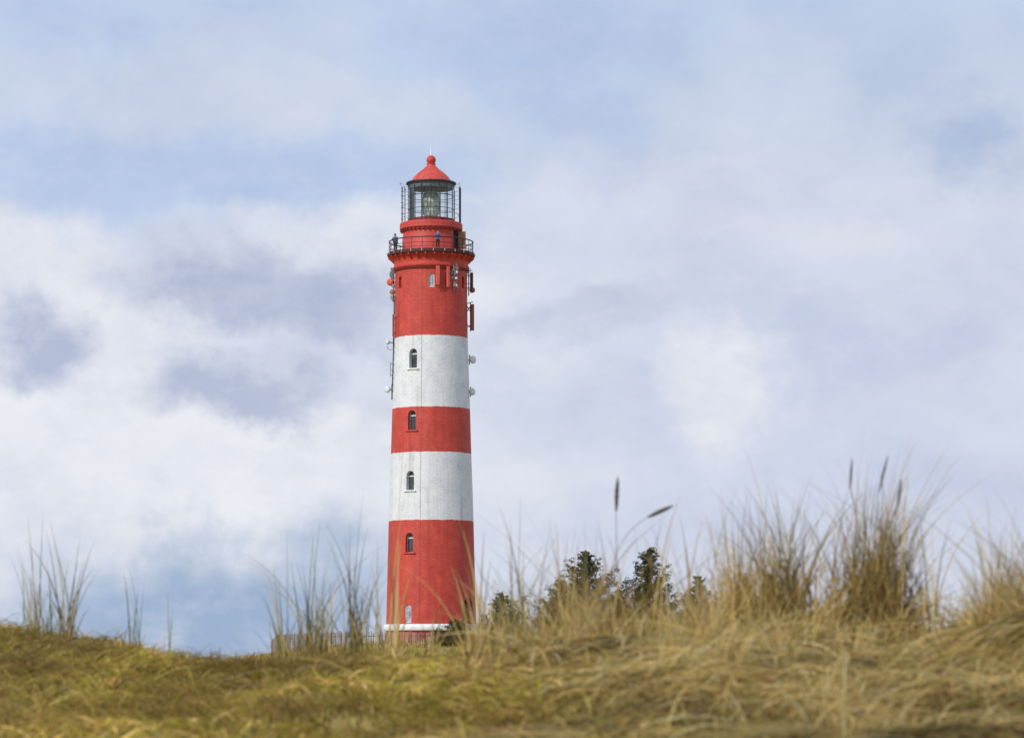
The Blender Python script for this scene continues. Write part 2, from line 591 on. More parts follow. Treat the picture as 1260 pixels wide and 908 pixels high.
g = ribbons('long_straw', P0, P1, P2, rng.uniform(.0035, .0075, n), c * .7, c, M['blade'], 8)
tag(g, 'long pale straw blades arching and tangled over the right mound', 'dune grass', kind='stuff')

# loose upright and crossing straws on the near slope
N = 13000
x, y = near_points(N, 8, 14.6)
keep = rng.uniform(0, 1, N) < (right_weight(x, y) * .9 + .04) * np.clip(vnoise(x * 2.6, y * 1.5, 71) * 2.4 - .6, .05, 1)
x, y = x[keep], y[keep]; n = len(x)
z = height(x, y)
L = rng.uniform(.06, .26, n) * (.45 + .55 * right_weight(x, y))
lean = rng.normal(.1, .55, n)
P0 = np.stack([x, y, z - .01], -1)
P2 = P0 + np.stack([lean * L, rng.normal(0, .4, n) * L, L * rng.uniform(.6, 1, n)], -1)
P1 = P0 + np.stack([lean * L * .15, 0 * L, L * .7], -1)
c = pick(n, [STRAW, PALE, OLIVE, BROWN], [.5, .25, .15, .1])
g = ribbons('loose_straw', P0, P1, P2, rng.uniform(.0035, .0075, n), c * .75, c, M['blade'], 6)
tag(g, 'loose upright straw blades scattered over the near slope', 'dune grass', kind='stuff')

# short standing grass that gives the crest its ragged edge
N = 19000
xx = rng.uniform(-3.4, 2.6, N)
yy = np.interp(xx, RX, RY) + rng.normal(0, .5, N)
z = height(xx, yy)
rw = np.clip((xx + .4) / .6, 0, 1)
L = rng.gamma(2.2, .022, N) * (1 + 1.7 * rw) * (.35 + 1.3 * vnoise(xx * 3, yy * 1, 51))
lean = rng.normal(0, .45, N)
P0 = np.stack([xx, yy, z - .01], -1)
P2 = P0 + np.stack([lean * L, rng.normal(0, .4, N) * L, L], -1)
P1 = P0 + np.stack([lean * L * .2, 0 * L, L * .6], -1)
c = pick(N, [STRAW, PALE, BROWN, OLIVE], [.45, .1, .25, .2])
c = c * (1 - .35 * (1 - rw[:, None]))
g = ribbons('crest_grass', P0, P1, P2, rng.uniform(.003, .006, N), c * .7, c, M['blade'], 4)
tag(g, 'short ragged grass standing along the crest of the near dune', 'dune grass', kind='stuff')

# rough grass on the far rise in front of the fence
N = 26000
xx = rng.uniform(-38, 45, N); yy = rng.uniform(205, 256, N)
z = height(xx, yy)
L = rng.uniform(.15, .5, N)
P0 = np.stack([xx, yy, z - .03], -1)
lean = rng.normal(0, .5, N)
P2 = P0 + np.stack([lean * L, 0 * L, L], -1)
P1 = P0 + np.stack([lean * L * .2, 0 * L, L * .6], -1)
c = pick(N, [STRAW, BROWN, OLIVE], [.5, .2, .3])
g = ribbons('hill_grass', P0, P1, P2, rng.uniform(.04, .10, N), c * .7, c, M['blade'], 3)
tag(g, 'dry yellowish grass covering the rise below the lighthouse fence', 'dune grass', kind='stuff')


# ---------------------------------------------------------------- marram tufts (each one a thing)
def tip_blade(px, py, tpx, tpy, Y, bend, depth=.25, jit=4):
    b = at(px + random.gauss(0, jit), py, Y + random.uniform(-depth, depth) * .5)
    b.z = hz(b.x, b.y) - .015
    t = at(tpx, tpy, Y + random.uniform(-depth, depth))
    hgt = t.z - b.z
    m = b + Vector(((t.x - b.x) * bend, (t.y - b.y) * bend, max(hgt, .02) * .62 + abs(t.x - b.x) * .14))
    return b, m, t


def tuft(label, px, Y, tips=(), n=0, top=(100, 50), spread=40, bias=0, foot=8, pal=None, pw=None, w=(.0040, .0072),
         ears=(), py=None, tipw=None, dens=0, depth=.3, cat='marram tuft'):
    """tips: explicit (px, py) blade tips; n random blades reaching 'top' (mean, sd) px above the foot"""
    base = at(px, 0, Y)
    gz = hz(base.x, Y)
    py = HY - gz * F / Y
    pal = pal or [STRAW, OLIVE, BROWN, PALE]; pw = pw or [.35, .3, .25, .1]
    A, B, T, W = [], [], [], []
    for tx, ty in tips:
        for k in range(1):
            b, m_, t_ = tip_blade(px, py, tx, ty, Y, random.uniform(.12, .34), depth, foot * .6)
            A.append(b); B.append(m_); T.append(t_); W.append(random.uniform(*(tipw or (.0065, .0098))))
    for k in range(n):
        h = max(12, random.gauss(*top))
        dx = random.gauss(bias, spread) * (h / top[0]) ** .8
        b, m_, t_ = tip_blade(px, py, px + dx, py - h, Y, random.uniform(.08, .38), depth, foot)
        A.append(b); B.append(m_); T.append(t_); W.append(random.uniform(*w))
    for k in range(dens):                       # low dense heart of the tuft
        h = max(8, random.gauss(top[0] * .5, top[0] * .2))
        dx = random.gauss(bias * .5, spread * .45)
        b, m_, t_ = tip_blade(px, py, px + dx, py - h, Y, random.uniform(.08, .5), depth, foot * 1.4)
        A.append(b); B.append(m_); T.append(t_); W.append(random.uniform(*w))
    nn = len(A)
    if nn == 0: nn = 0
    org = Vector((base.x, Y, gz))
    A = np.array([v - org for v in A]); B = np.array([v - org for v in B]); T = np.array([v - org for v in T])
    c = pick(nn, pal, pw)
    aa = rng.normal(0, .7, nn)
    wd = np.stack([np.cos(aa), np.sin(aa), rng.normal(0, .6, nn)], -1)
    o = ribbons('marram_tuft', A, B, T, np.array(W), c, c * rng.uniform(.55, 1.0, (nn, 1)), M['blade'], 9, None, wd)
    o.location = org
    tag(o, label, cat, 'tufts of marram grass on the near dune')
    for (ex0, ey0, ex1, ey1, wid) in ears:      # flower spikes: foot and tip of the ear, width in px
        p0, p1 = at(ex0, ey0, Y) - org, at(ex1, ey1, Y) - org
        bm = bmesh.new()
        pts, rr = [], []
        K = 14
        d_ = (p1 - p0)
        for i in range(K + 1):
            q = i / K
            pts.append(p0 + d_ * q + Vector((math.sin(q * 9) * .0006, math.cos(q * 7) * .0006, 0)))
            rr.append(max(.0008, wid / F * Y * .5 * (math.sin(math.pi * (q * .93 + .05)) ** .6) * (1 + .12 * math.sin(i * 2.4))))
        tube(bm, pts, rr, 7)
        # bristles
        for i in range(40):
            q = random.random()
            pp = p0 + d_ * q
            az = random.uniform(0, 6.28)
            e = pp + d_.normalized() * .012 + Vector((math.cos(az), math.sin(az), 0)) * rr[int(q * K)] * 1.5
            tube(bm, [pp, e], [.0009, .0004], 3)
        finish(bm, 'flower_spike', M['ear'], o)
        # stalk down to the foot
        bm = bmesh.new()
        f0 = Vector((random.gauss(0, .01), random.gauss(0, .01), 0))
        ctl = Vector((f0.x + (p0.x - f0.x) * .25, 0, p0.z * .7)) if abs(p1.x - p0.x) < abs(p1.z - p0.z) else \
            Vector((p0.x - (p1.x - p0.x) * 2.2, 0, p0.z - (p1.z - p0.z) * 2.8))
        pts = []
        for i in range(15):
            q = i / 14
            pts.append(f0 * (1 - q) ** 2 + ctl * 2 * q * (1 - q) + p0 * q * q)
        tube(bm, pts, [.0026 - .0012 * i / 14 for i in range(15)], 6)
        finish(bm, 'stalk', M['ear'], o)
    return o


BR2 = np.array((.26, .165, .065)); OL2 = np.array((.27, .24, .075)); GR2 = np.array((.19, .20, .075)); ST2 = np.array((.70, .50, .19))
G1 = dict(pal=[GR2, OL2, BR2, STRAW], pw=[.28, .30, .16, .26])
ST = dict(pal=[STRAW, PALE, BROWN, OLIVE], pw=[.55, .15, .18, .12])
BR = dict(pal=[BR2, OL2, ST2, DARK, GR2], pw=[.36, .21, .36, .02, .05])

tuft('pale thin tuft of grass at the left edge of the picture', 40, 17, [(33, 632), (44, 690), (36, 668), (52, 700), (31, 700)], 22, (75, 32), 14, -2, 9, **G1)
tuft('dark forked tuft with two long blades arching into a V on the left crest', 84, 17,
     [(60, 638), (56, 650), (100, 655), (66, 668), (30, 664), (96, 690), (104, 690)], 20, (62, 26), 16, 0, 6, **G1)
tuft('small tuft of grass between the two leftmost tufts', 61, 17, [(58, 690), (66, 712)], 12, (45, 18), 10, 0, 6, **G1)
tuft('sparse tuft of a few short upright blades on the left crest', 168, 17, [(156, 690), (152, 702), (179, 708), (172, 720), (160, 730)], 8, (45, 18), 10, 0, 7, **G1)
tuft('single faint upright wisp of grass in the dip of the left crest', 209, 17, [(206, 728), (213, 745)], 3, (30, 10), 8, 0, 4, **G1)
tuft('low arching wisp bending left on the left crest', 150, 17, [(112, 775), (128, 760), (140, 765)], 8, (22, 8), 16, -10, 8, **ST)
tuft('slim green tuft leaning left at the left end of the slat fence', 350, 16.8, [(316, 700), (322, 690), (336, 690), (353, 652), (330, 705), (342, 712)], 24, (62, 24), 12, -14, 4, **G1)
tuft('tall bushy green tuft in front of the slat fence', 386, 16.5, [(383, 650), (386, 655), (400, 682), (420, 700), (372, 695), (364, 690), (415, 652), (394, 640)], 75, (80, 30), 24, 6, 13, dens=40, **G1)
tuft('tuft of long blades swaying left just left of the tower foot', 441, 16, [(430, 645), (424, 655), (402, 660), (448, 600), (472, 688), (462, 700), (410, 640), (452, 650)], 55, (85, 32), 26, -6, 11, dens=25, **G1)
tuft('thin pale tuft close to the left edge of the tower', 472, 16, [(500, 600), (465, 660), (455, 690)], 16, (65, 30), 22, 6, 9, **ST)
tuft('straw blades crossing the lower left of the tower', 484, 15.5, [(490, 648), (494, 655), (512, 690), (508, 700), (478, 690), (480, 640), (476, 720), (520, 735)], 16, (55, 24), 16, 4, 7, tipw=(.010, .014), **ST)
tuft('arched straw blades bent over in front of the tower base', 530, 15.2, [(575, 766), (518, 764), (536, 740), (548, 738)], 14, (38, 14), 18, 0, 10, tipw=(.010, .014), **ST)
tuft('straw blades leaning left across the lower right of the tower', 590, 14.6, [(553, 692), (536, 690), (565, 640), (560, 700), (572, 690), (596, 650), (583, 700), (604, 690)], 26, (70, 28), 22, -8, 10, dens=25, tipw=(.009, .013), **ST)
tuft('loose tuft of grey green blades right of the tower', 636, 14.2, [(614, 622), (622, 660), (641, 608), (672, 655), (690, 652), (601, 690), (655, 640), (628, 640)], 55, (90, 35), 32, 2, 14, dens=45, pal=[STRAW, GREEN, OLIVE, PALE], pw=[.4, .2, .25, .15])
tuft('low dense straw tuft at the left foot of the broad pine', 672, 14, [(676, 640), (660, 690)], 34, (44, 20), 26, 6, 18, dens=60, **ST)
tuft('big straw tuft bulging up in front of the broad pine', 722, 13.6, [(735, 655), (742, 672), (700, 690)], 100, (62, 16), 28, 0, 24, dens=150, **ST)
tuft('tuft with two dark ears, one upright and one bent far right', 762, 13.5, [(728, 668), (745, 650), (735, 640), (758, 690), (780, 660)], 30, (52, 26), 26, 0, 14,
     dens=30, ears=((758, 629, 760, 587, 5.2), (797, 636, 828, 622, 5.6)), **ST)
tuft('straw tuft in front of the pointed pine', 806, 13.5, [(800, 640), (838, 608), (815, 640), (828, 650), (790, 650)], 40, (44, 22), 34, 4, 20, dens=70, **ST)
tuft('thin tuft between the pointed pine and the small dark pine', 848, 13.5, [(865, 640), (840, 650), (872, 655), (836, 632)], 18, (46, 24), 26, -8, 16, dens=24, **ST)
tuft('upright straw tuft with a brown heart right of the small dark pine', 900, 13.5, [(884, 614), (880, 640), (900, 600), (920, 600), (908, 640), (896, 660), (887, 600), (870, 650)], 85, (112, 34), 22, 2, 14, dens=80, **ST)
tuft('large green brown tuft fanning out wide, left of the tallest tuft', 965, 13.4,
     [(916, 596), (914, 622), (944, 594), (965, 622), (978, 602), (1000, 640), (1018, 618), (1026, 642), (930, 612), (955, 600), (990, 612), (1006, 655), (938, 640)],
     190, (132, 40), 44, 2, 26, dens=190, pal=[GR2, BR2, OL2, ST2], pw=[.16, .22, .2, .42])
tuft('airy pale tuft filling the space left of the large green brown tuft', 932, 13.6, [(925, 640), (940, 655), (912, 650), (936, 630)], 60, (84, 32), 24, 4, 16, dens=70, **ST)
tuft('thin swaying tuft just left of the tallest tuft', 1038, 13.4, [(1030, 620), (1022, 655), (1045, 640), (1010, 660)], 60, (88, 34), 26, -2, 14, dens=70, pal=[OL2, ST2, BR2], pw=[.3, .5, .2])
tuft('feathery olive blades spilling out at the right foot of the tallest tuft', 1102, 13.1, [(1150, 650), (1140, 665), (1128, 640), (1156, 690), (1135, 705)], 60, (84, 30), 22, 28, 12, dens=90, **BR)
tuft('loose straw tuft halfway between the lighthouse and the bent ear', 690, 13.8, [(684, 640), (700, 652), (676, 665), (712, 668)], 34, (62, 26), 24, 0, 14, dens=30, **ST)
tuft('low straw tuft between the two largest tufts', 1018, 13.3, [(1012, 680), (1030, 660), (1024, 690)], 60, (60, 24), 24, 0, 18, dens=80, **ST)
tuft('tallest dense brown tuft with several upright ears', 1070, 13.1,
     [(1047, 600), (1085, 590), (1092, 620), (1150, 644), (1142, 660), (1120, 618), (1060, 600), (1040, 640), (1075, 575), (1100, 570), (1130, 640), (1034, 660), (1112, 600), (1056, 570)],
     360, (152, 46), 38, 20, 30, dens=380, ears=((1046, 602, 1048, 566, 2.9), (1081, 606, 1092, 562, 2.9), (1104, 622, 1109, 590, 2.9)), **BR)
tuft('blades of grass blown flat to the right of the tallest tuft', 1098, 13.0, [(1176, 727), (1218, 713), (1168, 720), (1160, 735), (1150, 712), (1180, 740), (1138, 700), (1172, 729)], 70, (52, 18), 20, 54, 10, tipw=(.010, .014), **BR)
tuft('thin wisps rising from the gap before the right edge mound', 1148, 12.9, [(1147, 640), (1170, 640), (1140, 700), (1160, 690)], 10, (70, 30), 16, 4, 9, **ST)
tuft('bright straw tuft rising at the right edge of the picture', 1224, 11.5, [(1193, 634), (1172, 600), (1232, 648), (1214, 610), (1205, 650), (1226, 690), (1240, 640)], 85, (75, 32), 22, 4, 16, dens=90, w=(.0035, .006), **ST)
tuft('short straw tuft on the slope of the right edge mound', 1190, 11.8, [(1182, 715), (1176, 728)], 50, (42, 16), 22, 0, 16, dens=50, **ST)
tuft('straw blades standing on the near slope below the small dark pine', 868, 11.4, [(880, 690), (890, 740), (860, 700)], 45, (75, 28), 22, 8, 14, dens=40, w=(.0035, .0065), **ST)
tuft('straw blades standing on the near slope right of the tower foot', 596, 12.5, [(590, 720), (612, 700)], 45, (60, 24), 22, 0, 16, dens=30, w=(.0035, .0065), **ST)
tuft('tangled straw tuft on the near slope below the largest green brown tuft', 960, 11.6, [(930, 720)], 60, (52, 18), 40, -6, 22, dens=60, w=(.0035, .006), **ST)

# ---------------------------------------------------------------- lighthouse
tower = empty('lighthouse', (TX, D, ZB))
tag(tower, 'tall red and white banded brick lighthouse with a red domed lantern on the dune', 'lighthouse')


def px(v): return v / S


def wall_r(z):
    return float(np.interp(z, WZ, WR))


WP = [(806, 56.6), (792, 56.1), (770, 55.4), (710, 53.9), (645, 52.3), (600, 50.9), (560, 49.5), (505, 47.9), (460, 46.3), (417, 45.0), (370, 44.5), (329.5, 44.2)]
WZ = [Z(p) for p, r in WP]; WR = [px(r) for p, r in WP]
bm = bmesh.new()
zz_ = np.linspace(WZ[0], WZ[-1], 46)
lathe(bm, [(wall_r(q), q) for q in zz_], n=168, cap=True)
me = bpy.data.meshes.new('tower_wall')
bmesh.ops.recalc_face_normals(bm, faces=bm.faces[:])
bm.to_mesh(me); bm.free()
wall = link('tower_wall', me, M['wall'], tower)


def arch(w, h, n=10):
    """outline (x, z) of a round-headed opening, foot at z=0"""
    r = w / 2
    return [(-r, 0), (r, 0)] + [(r * math.cos(math.pi * k / n), h - r + r * math.sin(math.pi * k / n)) for k in range(n + 1)]


def radial(ang, x, d, z):
    """tower-local point: x along the tangent, d outwards from the axis"""
    return Vector((d * math.sin(ang) + x * math.cos(ang), -d * math.cos(ang) + x * math.sin(ang), z))


WINS = []   # angle, z foot, width, height, depth, kind


def win_px(cx, y0, y1, w, depth, kind):
    zc = Z((y0 + y1) / 2)
    r = wall_r(zc)
    ang = math.asin(max(-1, min(1, px(cx - 530.5) / r)))
    k = (r * math.cos(ang)) / D * (HY - (y0 + y1) / 2)      # front face stands nearer than the axis: appears higher
    WINS.append((ang, Z(y1 + k), w, px(y1 - y0) * .99, depth, kind))


win_px(509.6, 428.5, 453, .80, .42, 'dark')
win_px(508.2, 504.5, 529, .80, .42, 'dark')
win_px(506.2, 579, 603, .80, .42, 'dark')
win_px(505.2, 655, 679.5, .80, .42, 'dark')
win_px(503.8, 743.5, 766, .66, .16, 'light')
win_px(532.3, 336, 353, .52, .16, 'light')
win_px(493.3, 340, 354.5, .46, .28, 'blind')
win_px(570.0, 340, 354.5, .46, .28, 'blind')
win_px(577.2, 735, 773.5, 1.55, .75, 'door')

cut = bmesh.new()
for ang, z0, w, h, dep, kind in WINS:
    r = wall_r(z0 + h / 2)
    o2 = arch(w, h)
    A = [cut.verts.new(radial(ang, a, r - dep, z0 + b)) for a, b in o2]
    B = [cut.verts.new(radial(ang, a, r + .8, z0 + b)) for a, b in o2]
    cut.faces.new(A[::-1]); cut.faces.new(B)
    for k in range(len(A)):
        cut.faces.new((A[k], A[(k + 1) % len(A)], B[(k + 1) % len(A)], B[k]))
bmesh.ops.recalc_face_normals(cut, faces=cut.faces[:])
cme = bpy.data.meshes.new('cutter'); cut.to_mesh(cme); cut.free()
cob = bpy.data.objects.new('cutter', cme); COL.objects.link(cob); cob.parent = tower
md = wall.modifiers.new('openings', 'BOOLEAN'); md.operation = 'DIFFERENCE'; md.solver = 'EXACT'; md.object = cob
bpy.context.view_layer.update()
dg = bpy.context.evaluated_depsgraph_get()
nm = bpy.data.meshes.new_from_object(wall.evaluated_get(dg))
wall.modifiers.clear(); wall.data = nm
bpy.data.objects.remove(cob)
uvl = nm.uv_layers.new(name='UVMap')
for p in nm.polygons:
    angs = []
    for li in p.loop_indices:
        v = nm.vertices[nm.loops[li].vertex_index].co
        angs.append(math.atan2(v.x, -v.y))
    a0 = angs[0]
    for li, a_ in zip(p.loop_indices, angs):
        if a_ - a0 > math.pi: a_ -= 2 * math.pi
        if a_ - a0 < -math.pi: a_ += 2 * math.pi
        v = nm.vertices[nm.loops[li].vertex_index].co
        uvl.data[li].uv = (a_ * 3.6, v.z)
sm = [abs(p.normal.z) < .5 and Vector((p.center.x, p.center.y, 0)).normalized().dot(p.normal) > .985 for p in nm.polygons]
nm.polygons.foreach_set('use_smooth', [False] * len(nm.polygons))

for ang, z0, w, h, dep, kind in WINS:
    r = wall_r(z0 + h / 2)
    d0 = r - dep
    # frame: arch ring
    bm = bmesh.new()
    ft, fd = (.05, .05) if kind == 'dark' else (.07, .05)
    oo, ii = arch(w - .006, h - .003), [(a * (1 - 2 * ft / w), ft * .9 + b * (h - 1.8 * ft) / h) for a, b in arch(w, h)]
    rings = []
    for dd in (d0 + .012, d0 + .012 + fd):
        rings.append(([bm.verts.new(radial(ang, a, dd, z0 + .002 + b)) for a, b in oo], [bm.verts.new(radial(ang, a, dd, z0 + .002 + b)) for a, b in ii]))
    nn = len(oo)
    for k in range(nn):
        k2 = (k + 1) % nn
        (o0, i0), (o1, i1) = rings
        bm.faces.new((o1[k], o1[k2], i1[k2], i1[k])); bm.faces.new((o0[k], i0[k], i0[k2], o0[k2]))
        bm.faces.new((i0[k], i1[k], i1[k2], i0[k2])); bm.faces.new((o0[k], o0[k2], o1[k2], o1[k]))
    if kind == 'door':
        dr = finish(bm, 'door', M['door_wood'], tower)
        bm = bmesh.new()
        pts = arch(w - .2, h - .12)
        for sx in (-1, 1):
            box(bm, radial(ang, sx * (w - .2) / 4, d0 + .035, z0 + (h - w / 2) / 2 + .05), ((w - .2) / 2 - .02, .03, h - w / 2 - .12), ang, .004)
            for q in (.28, .68):
                box(bm, radial(ang, sx * (w - .2) / 4, d0 + .055, z0 + (h - w / 2) * q + .03), ((w - .2) / 2 - .22, .02, .62), ang, .004)
        finish(bm, 'door_leaf', M['door_wood'], dr)
        bm = bmesh.new()
        tube(bm, [radial(ang, .06, d0 + .09, z0 + 1.0), radial(ang, .06, d0 + .13, z0 + 1.0), radial(ang, .16, d0 + .13, z0 + 1.0)], .014, 6)
        finish(bm, 'handle', M['grey'], dr)
        bm = bmesh.new()
        fan = [bm.verts.new(radial(ang, a, d0 + .008, z0 + b + .04)) for a, b in pts]
        bm.faces.new(fan)
        finish(bm, 'fanlight', M['black'], dr)
        # stone step
        bm = bmesh.new()
        box(bm, radial(ang, 0, r + .25, z0 - .14), (w + .5, .9, .26), ang, .02)
        finish(bm, 'door_step', M['offwhite'], dr)
        continue
    fr = finish(bm, 'window', M['red'] if kind == 'blind' else M['offwhite'], tower)
    fr['label'] = {'dark': 'deep arched window with a dark pane', 'light': 'small arched window with a pale pane', 'blind': 'narrow blind window painted red'}[kind]
    # pane
    bm = bmesh.new()
    bm.faces.new([bm.verts.new(radial(ang, a, d0 + .03, z0 + b)) for a, b in ii])
    finish(bm, 'pane', {'dark': M['pane_dark'], 'light': M['pane_light'], 'blind': M['red_dark']}[kind], fr)
    if kind != 'blind':
        bm = bmesh.new()
        if kind == 'light':
            box(bm, radial(ang, 0, d0 + .05, z0 + h * .45), (.03, .03, h * .82), ang)
        for q in ((.74,) if kind == 'dark' else (.35, .65)):
            box(bm, radial(ang, 0, d0 + .052, z0 + h * q), (w - .12, .026, .030 if q < .7 else .11), ang)
        finish(bm, 'glazing_bar', M['offwhite'], fr)
    if kind == 'dark':
        bm = bmesh.new()
        tilt = -.12
        box(bm, radial(ang, 0, r - .10, z0 - .07), (w + .42, .50, .11), ang, .015, tilt)
        white_band = Z(643.6) < z0 < Z(560) or Z(504.6) < z0 < Z(417.7)
        finish(bm, 'sill', M['white'] if white_band else M['red'], fr)

# plinth
bm = bmesh.new()
r0 = px(55.4)
lathe(bm, [(r0 - .05, Z(776.2)), (px(58.0), Z(776)), (px(58.6), Z(775.2)), (px(58.6), Z(770)), (px(57.6), Z(768.6)), (r0 - .05, Z(767.6))], n=96, closed=True)
finish(bm, 'plinth', M['white'], tower, True)

# cornice under the gallery
bm = bmesh.new()
lathe(bm, [(px(43.6), Z(334.0)), (px(46.0), Z(333.0)), (px(47.0), Z(331.4)), (px(47.0), Z(329.8)), (px(45.8), Z(328.8)), (px(45.6), Z(327)),
           (px(46.2), Z(323.5)), (px(47.8), Z(321)), (px(50.6), Z(318.8)), (px(50.6), Z(316.6)), (px(40), Z(316.6)), (px(40), Z(334))], n=96, closed=True)
finish(bm, 'cornice', M['red'], tower)
bm = bmesh.new()      # dark ring standing in for the shadow under the cornice lip
ring_tube(bm, px(45.6), Z(334.6), .055, 96, 6)
finish(bm, 'cornice_shadow_ring', M['red_dark'], tower)
# small brackets under the gallery
for k in range(30):
    ang = 2 * math.pi * (k + .5) / 30
    if math.cos(ang) < -.35: continue
    bm = bmesh.new()
    prof = [(px(46.5), Z(317.2)), (px(53.0), Z(317.2)), (px(53.0), Z(319.0)), (px(50.2), Z(321.0)), (px(47.0), Z(324.2))]
    A = [bm.verts.new(radial(ang, -.06, d_, z_)) for d_, z_ in prof]; B = [bm.verts.new(radial(ang, .06, d_, z_)) for d_, z_ in prof]
    bm.faces.new(A); bm.faces.new(B[::-1])
    for i in range(5): bm.faces.new((A[i], B[i], B[(i + 1) % 5], A[(i + 1) % 5]))
    finish(bm, 'gallery_bracket', M['red'], tower)
# gallery slab with dark edge
bm = bmesh.new()
lathe(bm, [(px(38), Z(312.4)), (px(53.2), Z(312.4)), (px(53.6), Z(312.9)), (px(53.6), Z(316.3)), (px(53.0), Z(317.1)), (px(38), Z(317.1))], n=96, closed=True)
gal = finish(bm, 'gallery', M['lip'], tower)
ZG = Z(312.4)
# railing
RR = px(51.6)
bm = bmesh.new()
ring_tube(bm, RR, Z(298.4), .055, 96, 8)
rail = finish(bm, 'gallery_railing', M['rail'], tower)
bm = bmesh.new(); ring_tube(bm, RR, Z(305.0), .026, 96, 6); finish(bm, 'middle_rail', M['rail'], rail)
bm = bmesh.new(); ring_tube(bm, RR, Z(309.6), .022, 96, 6); finish(bm, 'lower_rail', M['rail'], rail)
for k in range(24):
    ang = 2 * math.pi * (k + .3) / 24
    bm = bmesh.new()
    tube(bm, [radial(ang, 0, RR, ZG - .02), radial(ang, 0, RR, Z(298.6))], .028, 6)
    finish(bm, 'railing_post', M['rail'], rail)
    bm = bmesh.new()
    box(bm, radial(ang, 0, px(53.9), Z(314.2)), (.10, .06, .24), ang, .01)
    finish(bm, 'post_foot', M['rust_grey'], rail)

# watch room drum
bm = bmesh.new()
lathe(bm, [(px(35.1), ZG), (px(35.1), ZG + .22), (px(34.7), ZG + .24), (px(34.6), Z(284))], n=96)
drum = finish(bm, 'watch_room', M['red'], tower, True)
# cap of the watch room
bm = bmesh.new()
lathe(bm, [(px(34.3), Z(286.6)), (px(36.2), Z(286.2)), (px(37.0), Z(284.4)), (px(38.4), Z(283.6)), (px(38.6), Z(282.6)), (px(38.6), Z(277.2)), (px(38.2), Z(276.2)),
           (px(36.5), Z(275.4)), (px(20), Z(275.2)), (px(20), Z(286.6))], n=96, closed=True)
cap_ = finish(bm, 'watch_room_cap', M['red'], tower)
for k in range(40):
    ang = 2 * math.pi * (k + .5) / 40
    if math.cos(ang) < -.35: continue
    bm = bmesh.new()
    box(bm, radial(ang, 0, px(37.1), Z(285.1)), (.14, .16, .16), ang)
    finish(bm, 'cap_bracket', M['red_dark'], cap_)
bm = bmesh.new()
lathe(bm, [(px(38.75), Z(282.6)), (px(38.75), Z(281.6)), (px(38.64), Z(281.6)), (px(38.64), Z(282.6))], n=60, closed=True, a0=-.62, a1=.50)
finish(bm, 'cap_highlight', M['salmon'], cap_)  # pale arc painted on as the light catching the cap's lip

# gallery door standing open: dark opening + tan leaf
da = math.asin(31.0 / 34.7)
bm = bmesh.new()
lathe(bm, [(px(34.98), ZG + .26), (px(34.98), Z(286.4))], n=6, a0=da - .17, a1=da + .20)
od = finish(bm, 'gallery_doorway', M['black'], tower)
bm = bmesh.new()
la = radial(da + .17, 0, px(35.4), 0)
box(bm, (px(38.4), la.y - .12, (ZG + .26 + Z(286.5)) / 2), (px(9.0), .06, Z(286.5) - ZG - .30), -.10, .008)
lf = finish(bm, 'open_door', M['tan'], tower)
bm = bmesh.new()
for q in (.25, .72):
    box(bm, (px(38.4), la.y - .165, ZG + .3 + q * 1.5), (px(6.2), .03, .55), -.10, .006)
finish(bm, 'door_panel', M['tan'], lf)

# lantern -------------------------------------------------
ZL = Z(275.2)
ZE = Z(227.4)
RG = px(28.0)
bm = bmesh.new()
lathe(bm, [(RG + .06, ZL - .02), (RG + .06, ZL + .34), (RG - .08, ZL + .36), (RG - .08, ZL - .02)], n=16, closed=True)
finish(bm, 'lantern_curb', M['red_dark'], tower)
bm = bmesh.new()
lathe(bm, [(RG, ZL + .35), (RG, ZE)], n=16)
finish(bm, 'lantern_glazing', M['glass'], tower)
for k in range(16):
    ang = 2 * math.pi * k / 16
    bm = bmesh.new()
    tube(bm, [radial(ang, 0, RG + .02, ZL + .3), radial(ang, 0, RG + .02, ZE)], .030, 6)
    finish(bm, 'lantern_mullion', M['dark'], tower)
for py_ in (242.5, 258.5):
    bm = bmesh.new(); ring_tube(bm, RG + .02, Z(py_), .026, 16, 6); finish(bm, 'glazing_ring', M['dark'], tower)
# dark blind hung inside the left panes
bm = bmesh.new()
lathe(bm, [(RG - .10, ZL + .36), (RG - .10, ZE - .02)], n=4, a0=-1.55, a1=-.86)
finish(bm, 'lantern_blind', paint('blue_grey_blind', (.045, .055, .075, 1), .8, .15), tower)
# floor and ceiling inside
bm = bmesh.new()
lathe(bm, [(0, ZL + .30), (RG - .1, ZL + .30)], n=16); finish(bm, 'lantern_floor', M['grey'], tower)
bm = bmesh.new()
lathe(bm, [(RG + .04, ZE - .01), (RG - .04, ZE - .42), (RG * .62, ZE - .30), (0, ZE - .05)], n=16)
finish(bm, 'lantern_ceiling', paint('blue_grey_ceiling', (.14, .165, .19, 1), .7, .15), tower)
# beehive lens on a pedestal
bm = bmesh.new()
pr = [(0, ZL + .3), (.42, ZL + .3), (.42, ZL + .62)]
for i in range(22):
    q = i / 21
    rr_ = px(11.5) * (1 - .25 * abs(2 * q - 1) ** 2.4)
    zq = ZL + .62 + q * (ZE - .75 - ZL - .62)
    pr += [(rr_ - .05, zq), (rr_, zq + .045)]
pr += [(.25, ZE - .70), (0, ZE - .68)]
lathe(bm, pr, n=24)
finish(bm, 'beacon_lens', M['lens'], tower)
for k in range(8):
    ang = 2 * math.pi * (k + .5) / 8
    bm = bmesh.new()
    tube(bm, [radial(ang, 0, px(12.2), ZL + .5), radial(ang, 0, px(12.2), ZE - .7)], .03, 5)
    finish(bm, 'lens_frame_bar', M['grey'], tower)
